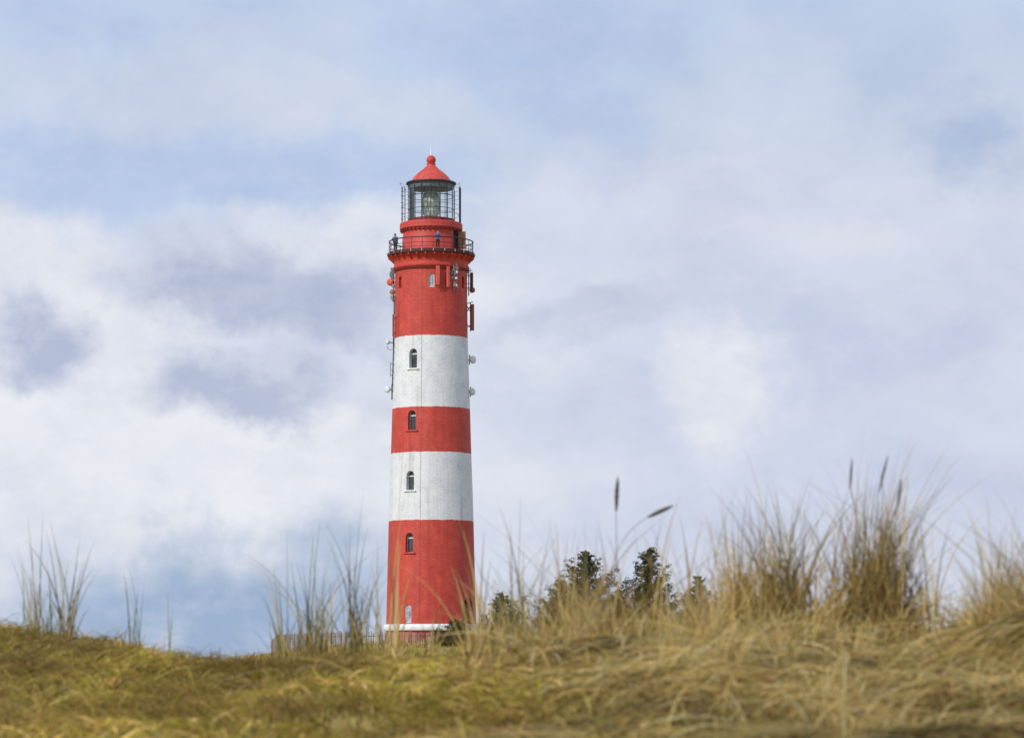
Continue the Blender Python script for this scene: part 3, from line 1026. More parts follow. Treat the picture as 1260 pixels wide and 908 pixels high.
# roof
bm = bmesh.new()
lathe(bm, [(RG - .05, ZE), (px(30.6), ZE), (px(30.9), ZE + .03), (px(30.9), ZE + .13), (px(30.2), ZE + .17), (px(25.2), Z(225.0)), (px(25.0), Z(225.6))], n=48)
eave = finish(bm, 'roof_eave', M['dark'], tower)
bm = bmesh.new()
lathe(bm, [(px(25.4), Z(225.4)), (px(24.6), Z(224.0)), (px(23.4), Z(222)), (px(21.4), Z(219)), (px(18.4), Z(215.6)), (px(14.6), Z(212.4)), (px(11.2), Z(209.8)), (px(8.0), Z(207.4)),
           (px(6.0), Z(205.2)), (px(5.2), Z(203.6)), (px(5.0), Z(202.6)), (px(5.6), Z(202.4)), (px(5.6), Z(201.8)), (px(4.6), Z(201.6)), (0, Z(201.4))], n=64)
roof = finish(bm, 'roof', M['roof'], tower, True)
for k in range(16):      # standing seams
    ang = 2 * math.pi * k / 16
    if math.cos(ang) < -.3: continue
    bm = bmesh.new()
    pts = [radial(ang, 0, px(a_) + .01, Z(b_)) for a_, b_ in ((24.6, 224), (23.4, 222), (21.4, 219), (18.4, 215.6), (14.6, 212.4), (11.2, 209.8), (8, 207.4), (6, 205.2))]
    tube(bm, pts, .022, 5)
    finish(bm, 'roof_seam', M['roof'], roof)
bm = bmesh.new(); ring_tube(bm, px(5.5), Z(202.2), .035, 32, 6); finish(bm, 'neck_ring', M['salmon'], roof, True)
bm = bmesh.new(); ball(bm, (0, 0, Z(197.2)), px(5.75), 28, 18); finish(bm, 'roof_ball', M['red'], tower, True)
bm = bmesh.new(); tube(bm, [(0, 0, Z(191.8)), (0, 0, Z(186)), (0, 0, Z(177.6))], [.07, .055, .035], 8); finish(bm, 'lightning_rod', M['white'], tower)
# maintenance cage round the lantern
RC = px(35.4)
bm = bmesh.new()
for py_ in (233.5, 243.5, 254.5, 265.5):
    ring_tube(bm, RC, Z(py_), .014, 64, 5)
cage = finish(bm, 'lantern_cage', M['dark'], tower)
for k in range(15):
    ang = 2 * math.pi * (k + .25) / 15
    bm = bmesh.new()
    tube(bm, [radial(ang, 0, RC, ZL), radial(ang, 0, RC, Z(231.5))], .021, 5)
    if k % 3 == 1: ball(bm, radial(ang, 0, RC, Z(231)), .07, 8, 6)
    finish(bm, 'cage_post', M['dark'], cage)
for sgn, (z0, z1), rr_ in ((-1, (276, 231), .05), (1, (276, 231.5), .085)):
    bm = bmesh.new()
    tube(bm, [(sgn * px(35.7), -.1, Z(z0)), (sgn * px(35.7), -.1, Z(z1))], rr_, 8)
    if sgn < 0:
        for q in (236, 241, 250, 256, 263, 270):
            tube(bm, [(-px(37.2), -.1, Z(q)), (-px(33.6), -.1, Z(q + .3))], .022, 5)
    finish(bm, 'antenna_mast', M['dark'], tower)
bm = bmesh.new()
for a_, b_ in (((-36, 231), (-38.6, 224.8)), ((-36, 231), (-33.4, 229)), ((-38.2, 226), (-36.8, 224.6)), ((-38.6, 227.5), (-35.5, 226.2)), ((-31.5, 228), (-34, 227.4))):
    tube(bm, [(px(a_[0]), -.1, Z(a_[1])), (px(b_[0]), -.1, Z(b_[1]))], .018, 5)
for a_, b_ in (((36, 231), (34.4, 224.8)), ((33.6, 229.5), (35.8, 231.5)), ((34.4, 226), (31.6, 228)), ((31.5, 262), (34.6, 267))):
    tube(bm, [(px(a_[0]), -.1, Z(a_[1])), (px(b_[0]), -.1, Z(b_[1]))], .020, 5)
finish(bm, 'whip_antenna', M['grey'], tower)


# antennas on the wall ---------------------------------------
def on_face(cx, py, off=.28):
    """tower-local point (and angle) in front of the wall seen at photo column cx; past the limb it stands at the side"""
    dx = px(cx - 530.5); R = wall_r(Z(py)) + off
    yy_ = -math.sqrt(max(R * R - dx * dx, 0)) if abs(dx) < R else 0.0
    ang = math.atan2(dx, -yy_)
    k = (-yy_) / D * (HY - py)
    return Vector((dx, yy_, Z(py + k))), ang


def panel_antenna(cx, y0, y1, w, dep, mat, label=None, stub=True):
    p, ang = on_face(cx, (y0 + y1) / 2)
    h = px(y1 - y0)
    bm = bmesh.new()
    box(bm, p, (w, dep, h), ang, min(w, dep) * .18)
    o = finish(bm, 'panel_antenna', mat, tower)
    if label: o['label'] = label
    R = p.to_2d().length
    bm = bmesh.new()
    for q in (-.36, .36):
        c = p + Vector((0, 0, h * q))
        tube(bm, [c, Vector((c.x * (R - .45) / R, c.y * (R - .45) / R, c.z))], .035, 6)
    if stub:
        for sx in (-.25, .25):
            c = p + Vector((math.cos(ang) * w * sx, math.sin(ang) * w * sx, -h / 2))
            tube(bm, [c, c - Vector((0, 0, .22))], .030, 6)
    finish(bm, 'antenna_bracket', M['dark'], o)
    return o


panel_antenna(540.0, 327, 350.5, .36, .20, M['salmon'], 'pale red panel antenna right of the top window')
panel_antenna(552.4, 328, 353.5, .28, .20, M['salmon'], 'narrow pale red panel antenna beside the cable cluster')
panel_antenna(580.6, 335.5, 357.5, .24, .24, M['red_dark'], 'dark red tube antenna on the right side')
panel_antenna(581.4, 374.5, 406.5, .58, .30, M['shaded_red'], 'large dull red panel antenna on the right side', False)
panel_antenna(484.7, 387, 414, .20, .16, M['shaded_red'], 'thin red panel antenna on the left side', False)
# round knob under the tube antenna
bm = bmesh.new(); p, _ = on_face(581.2, 357.0); ball(bm, p, .26, 14, 10, (1, .7, 1)); finish(bm, 'antenna_drum', M['shaded_red'], tower, True)
# equipment cluster right of the second panel
p, ang = on_face(559.3, 340, .22)
bm = bmesh.new()
tube(bm, [p + Vector((0, 0, 1.15)), p - Vector((0, 0, 1.25))], .06, 6)
tube(bm, [radial(ang, .26, p.to_2d().length, p.z + 1.0), radial(ang, .26, p.to_2d().length, p.z - 1.2)], .03, 6)
for i in range(15):
    box(bm, radial(ang, random.uniform(-.24, .30), p.to_2d().length + random.uniform(-.02, .2), p.z + random.uniform(-1.15, 1.1)),
        (random.uniform(.10, .28), .16, random.uniform(.10, .30)), ang + random.uniform(-.4, .4), .015)
eq = finish(bm, 'radio_equipment', M['grey'], tower)
for dz in (-.85, -.2, .35):
    bm = bmesh.new()
    ball(bm, radial(ang, random.uniform(-.1, .2), p.to_2d().length + .22, p.z + dz), .13, 10, 8)
    finish(bm, 'white_cover', M['offwhite'], eq, True)
# right limb pipe rack
bm = bmesh.new()
for dx_, y0, y1, rr_ in ((46.3, 329, 365, .055), (48.2, 331, 362, .03)):
    tube(bm, [(px(dx_), -.5, Z(y0)), (px(dx_), -.5, Z(y1))], rr_, 6)
for q in (334, 341, 350, 357):
    tube(bm, [(px(43.6), -.5, Z(q)), (px(51), -.3, Z(q - .3))], .03, 5)
finish(bm, 'pipe_rack', M['dark'], tower)
bm = bmesh.new()
for y0, y1, sx in ((374, 371.5, 50), (377, 384, 47), (384, 377, 47), (400, 403, 49)):
    tube(bm, [(px(44), -.2, Z(y0)), (px(sx + 1.5), -.1, Z(y1))], .04, 5)
tube(bm, [(px(48.4), -.05, Z(372)), (px(48.4), -.05, Z(408))], .05, 6)
finish(bm, 'antenna_bracket', M['dark'], tower)
# left limb cluster
bm = bmesh.new()
tube(bm, [(-px(45.8), -.3, Z(331)), (-px(45.6), -.3, Z(371))], .06, 6)
for q in (336, 343, 352, 359, 366):
    tube(bm, [(-px(43.5), -.4, Z(q)), (-px(49), -.3, Z(q + .5))], .045, 5)
finish(bm, 'antenna_mast', M['dark'], tower)
for (dx_, py_, s_) in ((-47.6, 333, .30), (-48.4, 338.5, .36), (-47.2, 341, .25), (-46.2, 336, .2), (-46.4, 352.5, .26), (-47.8, 366.5, .28), (-46.0, 369.5, .26), (-46.6, 345, .2)):
    bm = bmesh.new()
    box(bm, (px(dx_), -.35, Z(py_)), (s_, s_ * .8, s_ * 1.3), random.uniform(-.5, .5), .02)
    finish(bm, 'radio_equipment', M['grey'], tower)


def dish(cx, py, R, mat, face, label):
    """round drum dish on an arm; face = direction angle it points to (0 = towards the viewer)"""
    dx = px(cx - 530.5)
    sg = 1 if dx > 0 else -1
    c = Vector((dx, -.25, Z(py)))
    bm = bmesh.new()
    lathe(bm, [(0, .14), (R * .6, .13), (R * .92, .09), (R, .03), (R, -.10), (R * .85, -.18), (R * .3, -.26), (0, -.27)], n=24)
    for v in bm.verts:
        a_, b_, z_ = v.co          # the lathe axis z becomes the pointing direction
        v.co = Vector((a_ * math.cos(face) + z_ * math.sin(face), a_ * math.sin(face) - z_ * math.cos(face), -b_)) + c
    o = finish(bm, 'dish_antenna', mat, tower, True)
    o['label'] = label
    bm = bmesh.new()
    wr = wall_r(Z(py))
    tube(bm, [c + Vector((-sg * R * .3, .15, 0)), Vector((sg * (wr - .05), .0, c.z - .02))], .045, 6)
    tube(bm, [Vector((sg * (wr + .10), -.05, c.z - .45)), Vector((sg * (wr + .10), -.05, c.z + .45))], .05, 6)
    finish(bm, 'dish_arm', M['dark'], o)
    return o


dish(480.2, 347.6, .33, M['orange_red'], -.5, 'orange red round dish on the left side')
dish(482.6, 359.6, .24, M['tan'], -.3, 'small brownish round dish below the orange one')
dish(477.0, 421.5, .20, M['offwhite'], -.9, 'small white dish on the upper left side')
dish(476.6, 479.4, .30, M['offwhite'], -.7, 'white dish on the lower left side')
dish(582.2, 442.8, .36, M['offwhite'], .95, 'white drum dish on the upper right side')
dish(581.6, 482.2, .33, M['offwhite'], .95, 'white drum dish on the lower right side')
bm = bmesh.new()     # wire hoop beside the upper left dish
pts = [(-px(49.5) + .34 * math.cos(t_), -.3, Z(426) + .36 * math.sin(t_)) for t_ in np.linspace(math.pi, 2.25 * math.pi, 14)]
tube(bm, pts, .022, 5)
finish(bm, 'wire_hoop', M['dark'], tower)
# cables: conductor down the face, conduits down the left limb
bm = bmesh.new()
ca_ = math.radians(-13)
tube(bm, [radial(ca_, 0, wall_r(q) + .018, q) for q in np.linspace(Z(770), Z(336), 30)], .009, 5)
finish(bm, 'lightning_conductor', paint('conductor_grey', (.22, .11, .10, 1), .6, .2), tower)
bm = bmesh.new()
for k_, aa_ in enumerate((-1.50, -1.42)):
    tube(bm, [radial(aa_, 0, wall_r(q) + .07, q) for q in np.linspace(Z(492), Z(370), 16)], .055 if k_ == 0 else .035, 6)
for q in np.linspace(Z(490), Z(385), 14):
    box(bm, radial(-1.47, 0, wall_r(q) + .05, q), (.34, .12, .05), -1.47)
finish(bm, 'cable_conduit', M['dark'], tower)
bm = bmesh.new()
for q in (448, 456, 462):
    tube(bm, [radial(-1.50, 0, wall_r(Z(q)) + .05, Z(q)), radial(-1.50, 0, wall_r(Z(q)) + .28, Z(q))], .03, 5)
tube(bm, [radial(-1.50, 0, wall_r(Z(455)) + .28, Z(446)), radial(-1.50, 0, wall_r(Z(455)) + .28, Z(464))], .03, 5)
finish(bm, 'cable_bracket', M['grey'], tower)
bm = bmesh.new()
box(bm, radial(math.asin(39.5 / 55.5), 0, wall_r(Z(763)) + .06, Z(764.5)), (.34, .12, .42), math.asin(39.5 / 55.5), .02)
finish(bm, 'meter_box', M['salmon'], tower)

# ---------------------------------------------------------------- people on the gallery
def skin_mesh(name, nodes, edges, root=0, sub=2):
    """nodes: list of ((x,y,z), radius)"""
    bm = bmesh.new()
    lay = bm.verts.layers.skin.verify()
    vs = [bm.verts.new(p) for p, r in nodes]
    for v, (p, r) in zip(vs, nodes):
        rr_ = r if isinstance(r, tuple) else (r, r)
        v[lay].radius = rr_
    for a_, b_ in edges: bm.edges.new((vs[a_], vs[b_]))
    vs[root][lay].use_root = True
    me = bpy.data.meshes.new(name); bm.to_mesh(me); bm.free()
    tmp = bpy.data.objects.new('tmp_skin', me); COL.objects.link(tmp)
    sk = tmp.modifiers.new('skin', 'SKIN'); sk.use_smooth_shade = True
    sb = tmp.modifiers.new('sub', 'SUBSURF'); sb.levels = sub; sb.render_levels = sub
    bpy.context.view_layer.update()
    out_ = bpy.data.meshes.new_from_object(tmp.evaluated_get(bpy.context.evaluated_depsgraph_get()))
    bpy.data.objects.remove(tmp)
    out_.name = name
    out_.shade_smooth()
    return out_


def skin_tone(name, c):
    return paint(name, c, .5, .05, 20, 0, False)


def person(loc, face, H, label, arms, jacket, trousers, hair, hood, lean, wide=1.0):
    """arms: per side (elbow, wrist) in body coordinates for a 1.75 m figure facing -y"""
    k = H / 1.75
    root = empty('person', loc)
    root.rotation_euler = (0, 0, face)
    tag(root, label, 'person', 'people standing on the lighthouse gallery')

    def v(x_, y_, z_):
        if z_ > .95: y_ -= lean * (z_ - .95)
        return (x_ * k, y_ * k, z_ * k)
    nodes, edges = [], []

    def add(p, r, prev=None):
        nodes.append((v(*p), tuple(q * k for q in r) if isinstance(r, tuple) else r * k))
        if prev is not None: edges.append((prev, len(nodes) - 1))
        return len(nodes) - 1
    pel = add((0, 0, .93), (.145, .10))
    wst = add((0, 0, 1.08), (.125, .09), pel)
    chs = add((0, 0, 1.28), (.15, .105), wst)
    shc = add((0, .005, 1.42), (.10, .075), chs)
    nk = add((0, .005, 1.50), .055, shc)
    hd = add((0, -.005, 1.60), (.074, .088), nk)
    ht = add((0, .0, 1.69), (.066, .078), hd)
    ns = add((0, -.105, 1.605), .014, hd)
    wr_ = []
    for sx in (-1, 1):
        hp = add((sx * .095, 0, .88), .088, pel)
        kn = add((sx * .105, -.01, .48), .056, hp)
        ak = add((sx * .11, .01, .09), .040, kn)
        ft_ = add((sx * .115, -.12, .04), .036, ak)
        sh = add((sx * .175, .0, 1.41), .058, shc)
        el, wri = arms[0 if sx < 0 else 1]
        e_ = add(el, .042, sh)
        w_ = add(wri, .028, e_)
        d_ = (Vector(wri) - Vector(el)).normalized()
        sd = Vector((sx, 0, 0)).cross(d_)
        side = d_.cross(Vector((0, 0, 1)))
        side = side.normalized() if side.length > .05 else Vector((1, 0, 0))
        nrm = side.cross(d_)
        pm = Vector(wri) + d_ * .055
        pi_ = add(tuple(pm), (.036, .018), w_)
        for fi, (off, ln) in enumerate(((-.030, .070), (-.010, .080), (.010, .076), (.029, .060))):
            f1 = pm + d_ * (.03 + ln * .5) + side * off * 1.05 - nrm * .006
            f2 = pm + d_ * (.03 + ln * .85) + side * off * 1.05 - nrm * .030
            a1 = add(tuple(f1), .0095, pi_); add(tuple(f2), .0080, a1)
        t1 = Vector(wri) + d_ * .045 + side * (-.045 if sx > 0 else .045)
        a1 = add(tuple(t1), .011, w_); add(tuple(t1 + d_ * .035 - nrm * .02), .009, a1)
        wr_.append((sh, e_, w_))
    skin = skin_tone('skin', (.50, .28, .20, 1))
    body = link('body', skin_mesh('body', nodes, edges, 0, 1), skin, root)
    # jacket
    J, JE = [], []

    def ja(p, r, prev=None):
        J.append((v(*p), tuple(q * k * wide for q in r) if isinstance(r, tuple) else r * k * wide))
        if prev is not None: JE.append((prev, len(J) - 1))
        return len(J) - 1
    j0 = ja((0, 0, 1.06), (.165, .125)); jb = ja((0, 0, .84), (.172, .128), j0)
    j1 = ja((0, 0, 1.28), (.185, .135), j0); j2 = ja((0, .005, 1.42), (.125, .10), j1); ja((0, .01, 1.51), .075, j2)
    for sx in (-1, 1):
        sh = ja((sx * .18, 0, 1.405), .078, j2)
        el, wri = arms[0 if sx < 0 else 1]
        e_ = ja(el, .062, sh); ja(tuple(Vector(wri) * .93 + Vector(el) * .07), .046, e_)
    link('jacket', skin_mesh('jacket', J, JE, 0, 2), jacket, root)
    T, TE = [], []

    def ta(p, r, prev=None):
        T.append((v(*p), tuple(q * k for q in r) if isinstance(r, tuple) else r * k))
        if prev is not None: TE.append((prev, len(T) - 1))
        return len(T) - 1
    t0 = ta((0, 0, .95), (.155, .112))
    for sx in (-1, 1):
        a_ = ta((sx * .095, 0, .84), .103, t0); b_ = ta((sx * .105, -.01, .48), .073, a_); ta((sx * .11, .01, .10), .062, b_)
    link('trousers', skin_mesh('trousers', T, TE, 0, 2), trousers, root)
    for sx in (-1, 1):
        bm = bmesh.new()
        ball(bm, v(sx * .115, -.045, .045), .05 * k, 12, 8, (.95, 2.6, .9))
        finish(bm, 'shoe', M['black'], root, True)
        bm = bmesh.new(); ball(bm, v(sx * .03, -.079, 1.625), .012 * k, 8, 6); finish(bm, 'eye', M['black'], root, True)
        bm = bmesh.new(); ball(bm, v(sx * .078, .005, 1.605), .026 * k, 8, 6, (.4, .8, 1.2)); finish(bm, 'ear', skin, root, True)
    bm = bmesh.new(); ball(bm, v(0, -.083, 1.560), .022 * k, 8, 6, (1.1, .4, .3)); finish(bm, 'mouth', skin_tone('lips', (.38, .13, .11, 1)), root, True)
    # hair or hood: a shell open towards the face
    bm = bmesh.new()
    R = .125 if hood else .104
    q = bmesh.ops.create_uvsphere(bm, u_segments=24, v_segments=16, radius=1)
    kill = [w for w in q['verts'] if (w.co.y < -.45 and w.co.z < (.62 if not hood else .55)) or w.co.z < (-.95 if hood else -.55)]
    bmesh.ops.delete(bm, geom=kill, context='VERTS')
    c = Vector(v(0, .012, 1.635))
    for w in bm.verts:
        peak = .05 * max(0, w.co.z) if hood else 0
        w.co = c + Vector((w.co.x * R * .88, w.co.y * R * 1.0, w.co.z * R * 1.12 + peak)) * k
    finish(bm, 'hood' if hood else 'hair', hair, root, True)
    return root


tw = Vector((TX, D, ZB))
JB = paint('blue_jacket_cloth', (.045, .15, .42, 1), .8, .15, 12, 0, False)
JT = paint('teal_coat_cloth', (.06, .15, .25, 1), .8, .2, 12, 0, False)
TR = paint('dark_trouser_cloth', (.022, .022, .032, 1), .85, .2, 12, 0, False)
HB = paint('fair_hair', (.62, .50, .34, 1), .7, .1, 30, 0, False)
person(tw + Vector((px(9.3), -px(43.5), ZG)), .05, 1.64, 'person in a bright blue jacket with fair hair standing at mid gallery',
       (((-.30, -.10, 1.20), (-.10, -.27, 1.33)), ((.30, -.10, 1.20), (.10, -.27, 1.33))), JB, TR, HB, False, 0.0)
person(tw + Vector((-px(43.2), -px(16), ZG)), -.35, 1.6, 'person in a dark teal hooded coat at the left end of the gallery',
       (((-.26, -.16, 1.16), (-.22, -.40, 1.10)), ((.26, -.14, 1.16), (.20, -.40, 1.10))), JT, TR, JT, True, .18, 1.55)

# ---------------------------------------------------------------- slat fence
FP = [(334, 268, 788, 806), (340, 262, 783, 805), (352, 256, 780.5, 803), (385, 252, 778.6, 800), (430, 250.5, 777.8, 799), (480, 250, 777.6, 798), (545, 250, 778, 797), (612, 251, 779, 797)]
fence = empty('slat_fence', at(470, 798, 250))
tag(fence, 'long weathered grey brown slat fence curving in front of the tower foot', 'fence')
org = fence.location.copy()
path = [(at(a_, c_, b_), at(a_, d_, b_)) for a_, b_, c_, d_ in FP]
seg = []
cum = [0.0]
for (t0, b0), (t1, b1) in zip(path, path[1:]): cum.append(cum[-1] + (t1.to_2d() - t0.to_2d()).length)


def fpt(s_):
    i = max(0, min(len(cum) - 2, int(np.searchsorted(cum, s_)) - 1))
    q = (s_ - cum[i]) / (cum[i + 1] - cum[i])
    return path[i][0].lerp(path[i + 1][0], q), path[i][1].lerp(path[i + 1][1], q), (path[i + 1][0] - path[i][0])


bm = bmesh.new()
cl = bm.verts.layers.float_color.new('Col')
s_ = 0.0
while s_ < cum[-1]:
    t_, b_, d_ = fpt(s_)
    ang = math.atan2(d_.y, d_.x)
    top = t_.z + random.gauss(0, .06); bot = min(b_.z, hz(b_.x, b_.y)) - .25
    w_ = random.uniform(.055, .12)
    before = len(bm.verts)
    box(bm, Vector((t_.x, t_.y, (top + bot) / 2)) - org, (w_, .03, top - bot), ang + random.gauss(0, .05))
    bm.verts.ensure_lookup_table()
    tone = random.choice(((.20, .165, .135), (.30, .25, .20), (.13, .105, .095), (.24, .19, .165), (.36, .31, .25)))
    kf = random.uniform(.75, 1.2)
    for vv in bm.verts[before:]: vv[cl] = (tone[0] * kf, tone[1] * kf, tone[2] * kf, 1)
    s_ += random.uniform(.12, .21)
finish(bm, 'slats', M['slat'], fence)
for q in (.22, .78):
    bm = bmesh.new()
    pts = []
    for s_ in np.linspace(0, cum[-1], 30):
        t_, b_, d_ = fpt(s_)
        nrm = Vector((d_.y, -d_.x, 0)).normalized()
        pts.append(t_.lerp(b_, q) - org - nrm * .06)
    tube(bm, pts, .03, 5)
    finish(bm, 'rail', M['bark'], fence)
for s_ in np.arange(.5, cum[-1], 2.6):
    t_, b_, d_ = fpt(s_)
    nrm = Vector((d_.y, -d_.x, 0)).normalized()
    bm = bmesh.new()
    p0 = b_ - org - nrm * .14
    p0.z = min(p0.z, hz(b_.x, b_.y) - org.z) - .3
    tube(bm, [p0, t_ - org - nrm * .14 + Vector((0, 0, .06))], .055, 7)
    finish(bm, 'fence_post', M['bark'], fence)


# ---------------------------------------------------------------- conifers
def pine(label, cx, top, Y, env, base_py, leaves, seed, name='pine_tree', cat='pine tree', tone=1.0, lump=.5, group='dark pines behind the near dune', gap=.42):
    """env: list of (height fraction, left reach px, right reach px) of the outline"""
    r_ = np.random.default_rng(seed)
    rnd = random.Random(seed)
    tp = at(cx, top, Y); x0 = tp.x
    gz = hz(x0, Y)
    gz = min(gz, at(cx, base_py, Y).z)
    H = tp.z - gz
    root = empty(name, (x0, Y, gz))
    tag(root, label, cat, group)
    sc = Y / F
    zb = at(cx, base_py, Y).z
    env = [(a_, b_ * (1.62 - .36 * a_), c_ * (1.62 - .36 * a_)) for a_, b_, c_ in env]
    hf = [(zb - gz + e[0] * (tp.z - zb)) / H for e in env]; le = [e[1] * sc for e in env]; ri = [e[2] * sc for e in env]
    bm = bmesh.new()
    tp_ = [Vector((math.sin(q * 3 + seed) * .06 * H * q * (1 - q), math.cos(q * 4 + seed) * .04 * H * q * (1 - q), -.3 + (H * .985 + .3) * q)) for q in np.linspace(0, 1, 12)]
    tube(bm, tp_, [H * .028 * (1 - .93 * q) + .01 for q in np.linspace(0, 1, 12)], 8)
    finish(bm, 'trunk', M['bark'], root, True)
    bm = bmesh.new()
    cen = []           # clump centres (x, y, z, size, light)
    q0 = max(.05, (zb - gz) / H - .02)
    nb = int(30 + H * (1 - q0) * 13)
    for i in range(nb):
        q = (i + rnd.random()) / nb
        q = q0 + (.985 - q0) * q
        az = i * 2.399 + rnd.uniform(-.4, .4)
        cxx = math.cos(az)
        reach = np.interp(q, hf, ri) if cxx > 0 else np.interp(q, hf, le)
        # reach differs between the sides, depth uses their mean
        mean = (np.interp(q, hf, ri) + np.interp(q, hf, le)) / 2
        lx = reach * cxx * rnd.uniform(.45, 1.18); ly = mean * math.sin(az) * rnd.uniform(.66, 1.08)
        ln = math.hypot(lx, ly)
        if ln < .08: ln = .08
        b0 = Vector((0, 0, H * q - ln * .30))
        b2 = Vector((lx, ly, H * q + ln * rnd.uniform(.0, .25)))
        b1 = Vector((lx * .5, ly * .5, H * q - ln * .22))
        pts = [b0 * (1 - t) ** 2 + b1 * 2 * t * (1 - t) + b2 * t * t for t in np.linspace(0, 1, 6)]
        tube(bm, pts, [max(.008, .030 * (1 - t * .8)) for t in np.linspace(0, 1, 6)], 4)
        nc = max(3, int(3 + ln * 8))
        for j in range(nc):
            t = 1 - (j / nc) * .78 + rnd.uniform(-.04, .02)
            p = b0 * (1 - t) ** 2 + b1 * 2 * t * (1 - t) + b2 * t * t
            off = .10 + .13 * ln * (1 - t + .25)
            p = p + Vector((rnd.gauss(0, off), rnd.gauss(0, off), rnd.gauss(0, .10) + .03))
            cen.append((p.x, p.y, p.z, rnd.uniform(.20, .40) * (lump + .5) * min(1, max(.30, 1.45 - 1.25 * q)), rnd.uniform(.55, 1.35)))
    for j in range(6):      # leader
        cen.append((rnd.gauss(0, .04), rnd.gauss(0, .04), H * (.93 + .012 * j), .13, 1.1))
    finish(bm, 'branches', M['bark'], root)
    cen = np.array(cen)
    per = max(14, int(3.2 * leaves) // len(cen))
    idx = np.repeat(np.arange(len(cen)), per)
    n = len(idx)
    d = r_.normal(0, 1, (n, 3)); d /= np.linalg.norm(d, axis=1, keepdims=True)
    rad = cen[idx, 3] * r_.uniform(.15, 1.0, n) ** .6
    P0 = cen[idx, :3] + d * rad[:, None] * np.array([1, 1, .75])
    up = d + np.array([0, 0, .9]); up /= np.linalg.norm(up, axis=1, keepdims=True)
    ln_ = r_.uniform(.07, .15, n)
    P2 = P0 + up * ln_[:, None]
    P1 = (P0 + P2) / 2 + r_.normal(0, .01, (n, 3))
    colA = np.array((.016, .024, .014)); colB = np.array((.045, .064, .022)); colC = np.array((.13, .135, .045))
    tt = np.clip(r_.normal(.42, .25, n) * cen[idx, 4] + d[:, 2] * .18, 0, 1)[:, None]  # tops of needle clumps coloured lighter olive, as if sunlit
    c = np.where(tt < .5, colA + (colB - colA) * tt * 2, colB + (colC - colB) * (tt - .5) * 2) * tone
    a_ = r_.uniform(0, 2 * np.pi, n)
    wd = np.stack([np.cos(a_), np.sin(a_), r_.normal(0, .5, n)], -1); wd /= np.linalg.norm(wd, axis=1, keepdims=True)
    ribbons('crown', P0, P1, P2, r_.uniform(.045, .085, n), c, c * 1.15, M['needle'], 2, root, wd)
    return root


CON = [(0, 30, 30), (.25, 30, 30), (.5, 22, 22), (.75, 12, 12), (.92, 5, 5), (1, 1, 1)]
pine('small thin pine just right of the lighthouse foot', 617, 730, 225, [(0, 22, 24), (.3, 24, 26), (.55, 18, 20), (.8, 10, 13), (1, 2, 2)], 790, 3800, 3, lump=.2)
pine('broad pine with an uneven bushy crown, widest of the pines', 720, 678, 228, [(0, 46, 34), (.2, 48, 36), (.42, 42, 34), (.62, 32, 30), (.8, 20, 24), (.93, 9, 11), (1, 2, 2)], 795, 16000, 5)
pine('low bushy pine against the left side of the broad pine', 690, 714, 226, [(0, 22, 20), (.3, 24, 22), (.6, 16, 18), (.85, 9, 10), (1, 2, 2)], 795, 5200, 15)
pine('tall pointed dark pine right of the broad pine', 799, 674, 230, [(0, 38, 38), (.25, 38, 40), (.45, 32, 34), (.62, 25, 24), (.78, 20, 18), (.9, 11, 10), (1, 2, 2)], 795, 16000, 8, tone=.9)
pine('small dark pine half hidden by straw right of the pointed pine', 859, 709, 232, [(0, 24, 24), (.35, 23, 24), (.6, 18, 19), (.85, 9, 9), (1, 1.5, 1.5)], 795, 6500, 12, tone=.85)
pine('pine tip peeping out behind the upright straw tuft', 915, 708, 234, [(0, 20, 20), (.4, 16, 16), (.7, 10, 10), (1, 1.5, 1.5)], 795, 4500, 21, tone=.85)
pine('smallest pine tip behind the large green brown tuft', 948, 706, 236, [(0, 18, 18), (.4, 15, 15), (.7, 9, 9), (1, 1.5, 1.5)], 795, 4000, 22, tone=.85)
pine('low dark pine peeping between the broad pine and the pointed pine', 762, 726, 233, [(0, 20, 20), (.4, 18, 16), (.7, 10, 10), (1, 2, 2)], 795, 4200, 31, tone=.9)
pine('low dark evergreen bush at the right of the lighthouse foot', 564, 765, 246, [(0, 20, 20), (.3, 22, 20), (.6, 19, 18), (.85, 13, 12), (1, 5, 5)], 797, 5200, 41, 'evergreen_bush', 'bush', .7, group=None)

# ---------------------------------------------------------------- sky
world = bpy.data.worlds.new('World')
scene.world = world
world.use_nodes = True
nt = world.node_tree
nt.nodes.clear()
SUN = Vector((-.58, -.58, .60)).normalized()
out = nd(nt, 'ShaderNodeOutputWorld')
sky = nd(nt, 'ShaderNodeTexSky')
sky.sky_type = 'NISHITA'
sky.sun_disc = False
sky.sun_elevation = math.asin(SUN.z)
sky.sun_rotation = math.atan2(SUN.x, SUN.y)
bg1 = nd(nt, 'ShaderNodeBackground'); bg1.inputs[1].default_value = .10
nt.links.new(sky.outputs[0], bg1.inputs[0])
tc = nd(nt, 'ShaderNodeTexCoord')
dirv = tc.outputs['Generated']


def vm(op, a_, b_):
    n = nt.nodes.new('ShaderNodeVectorMath'); n.operation = op
    for i, q in enumerate((a_, b_)):
        if isinstance(q, bpy.types.NodeSocket): nt.links.new(q, n.inputs[i])
        else: n.inputs[i].default_value = q
    return n


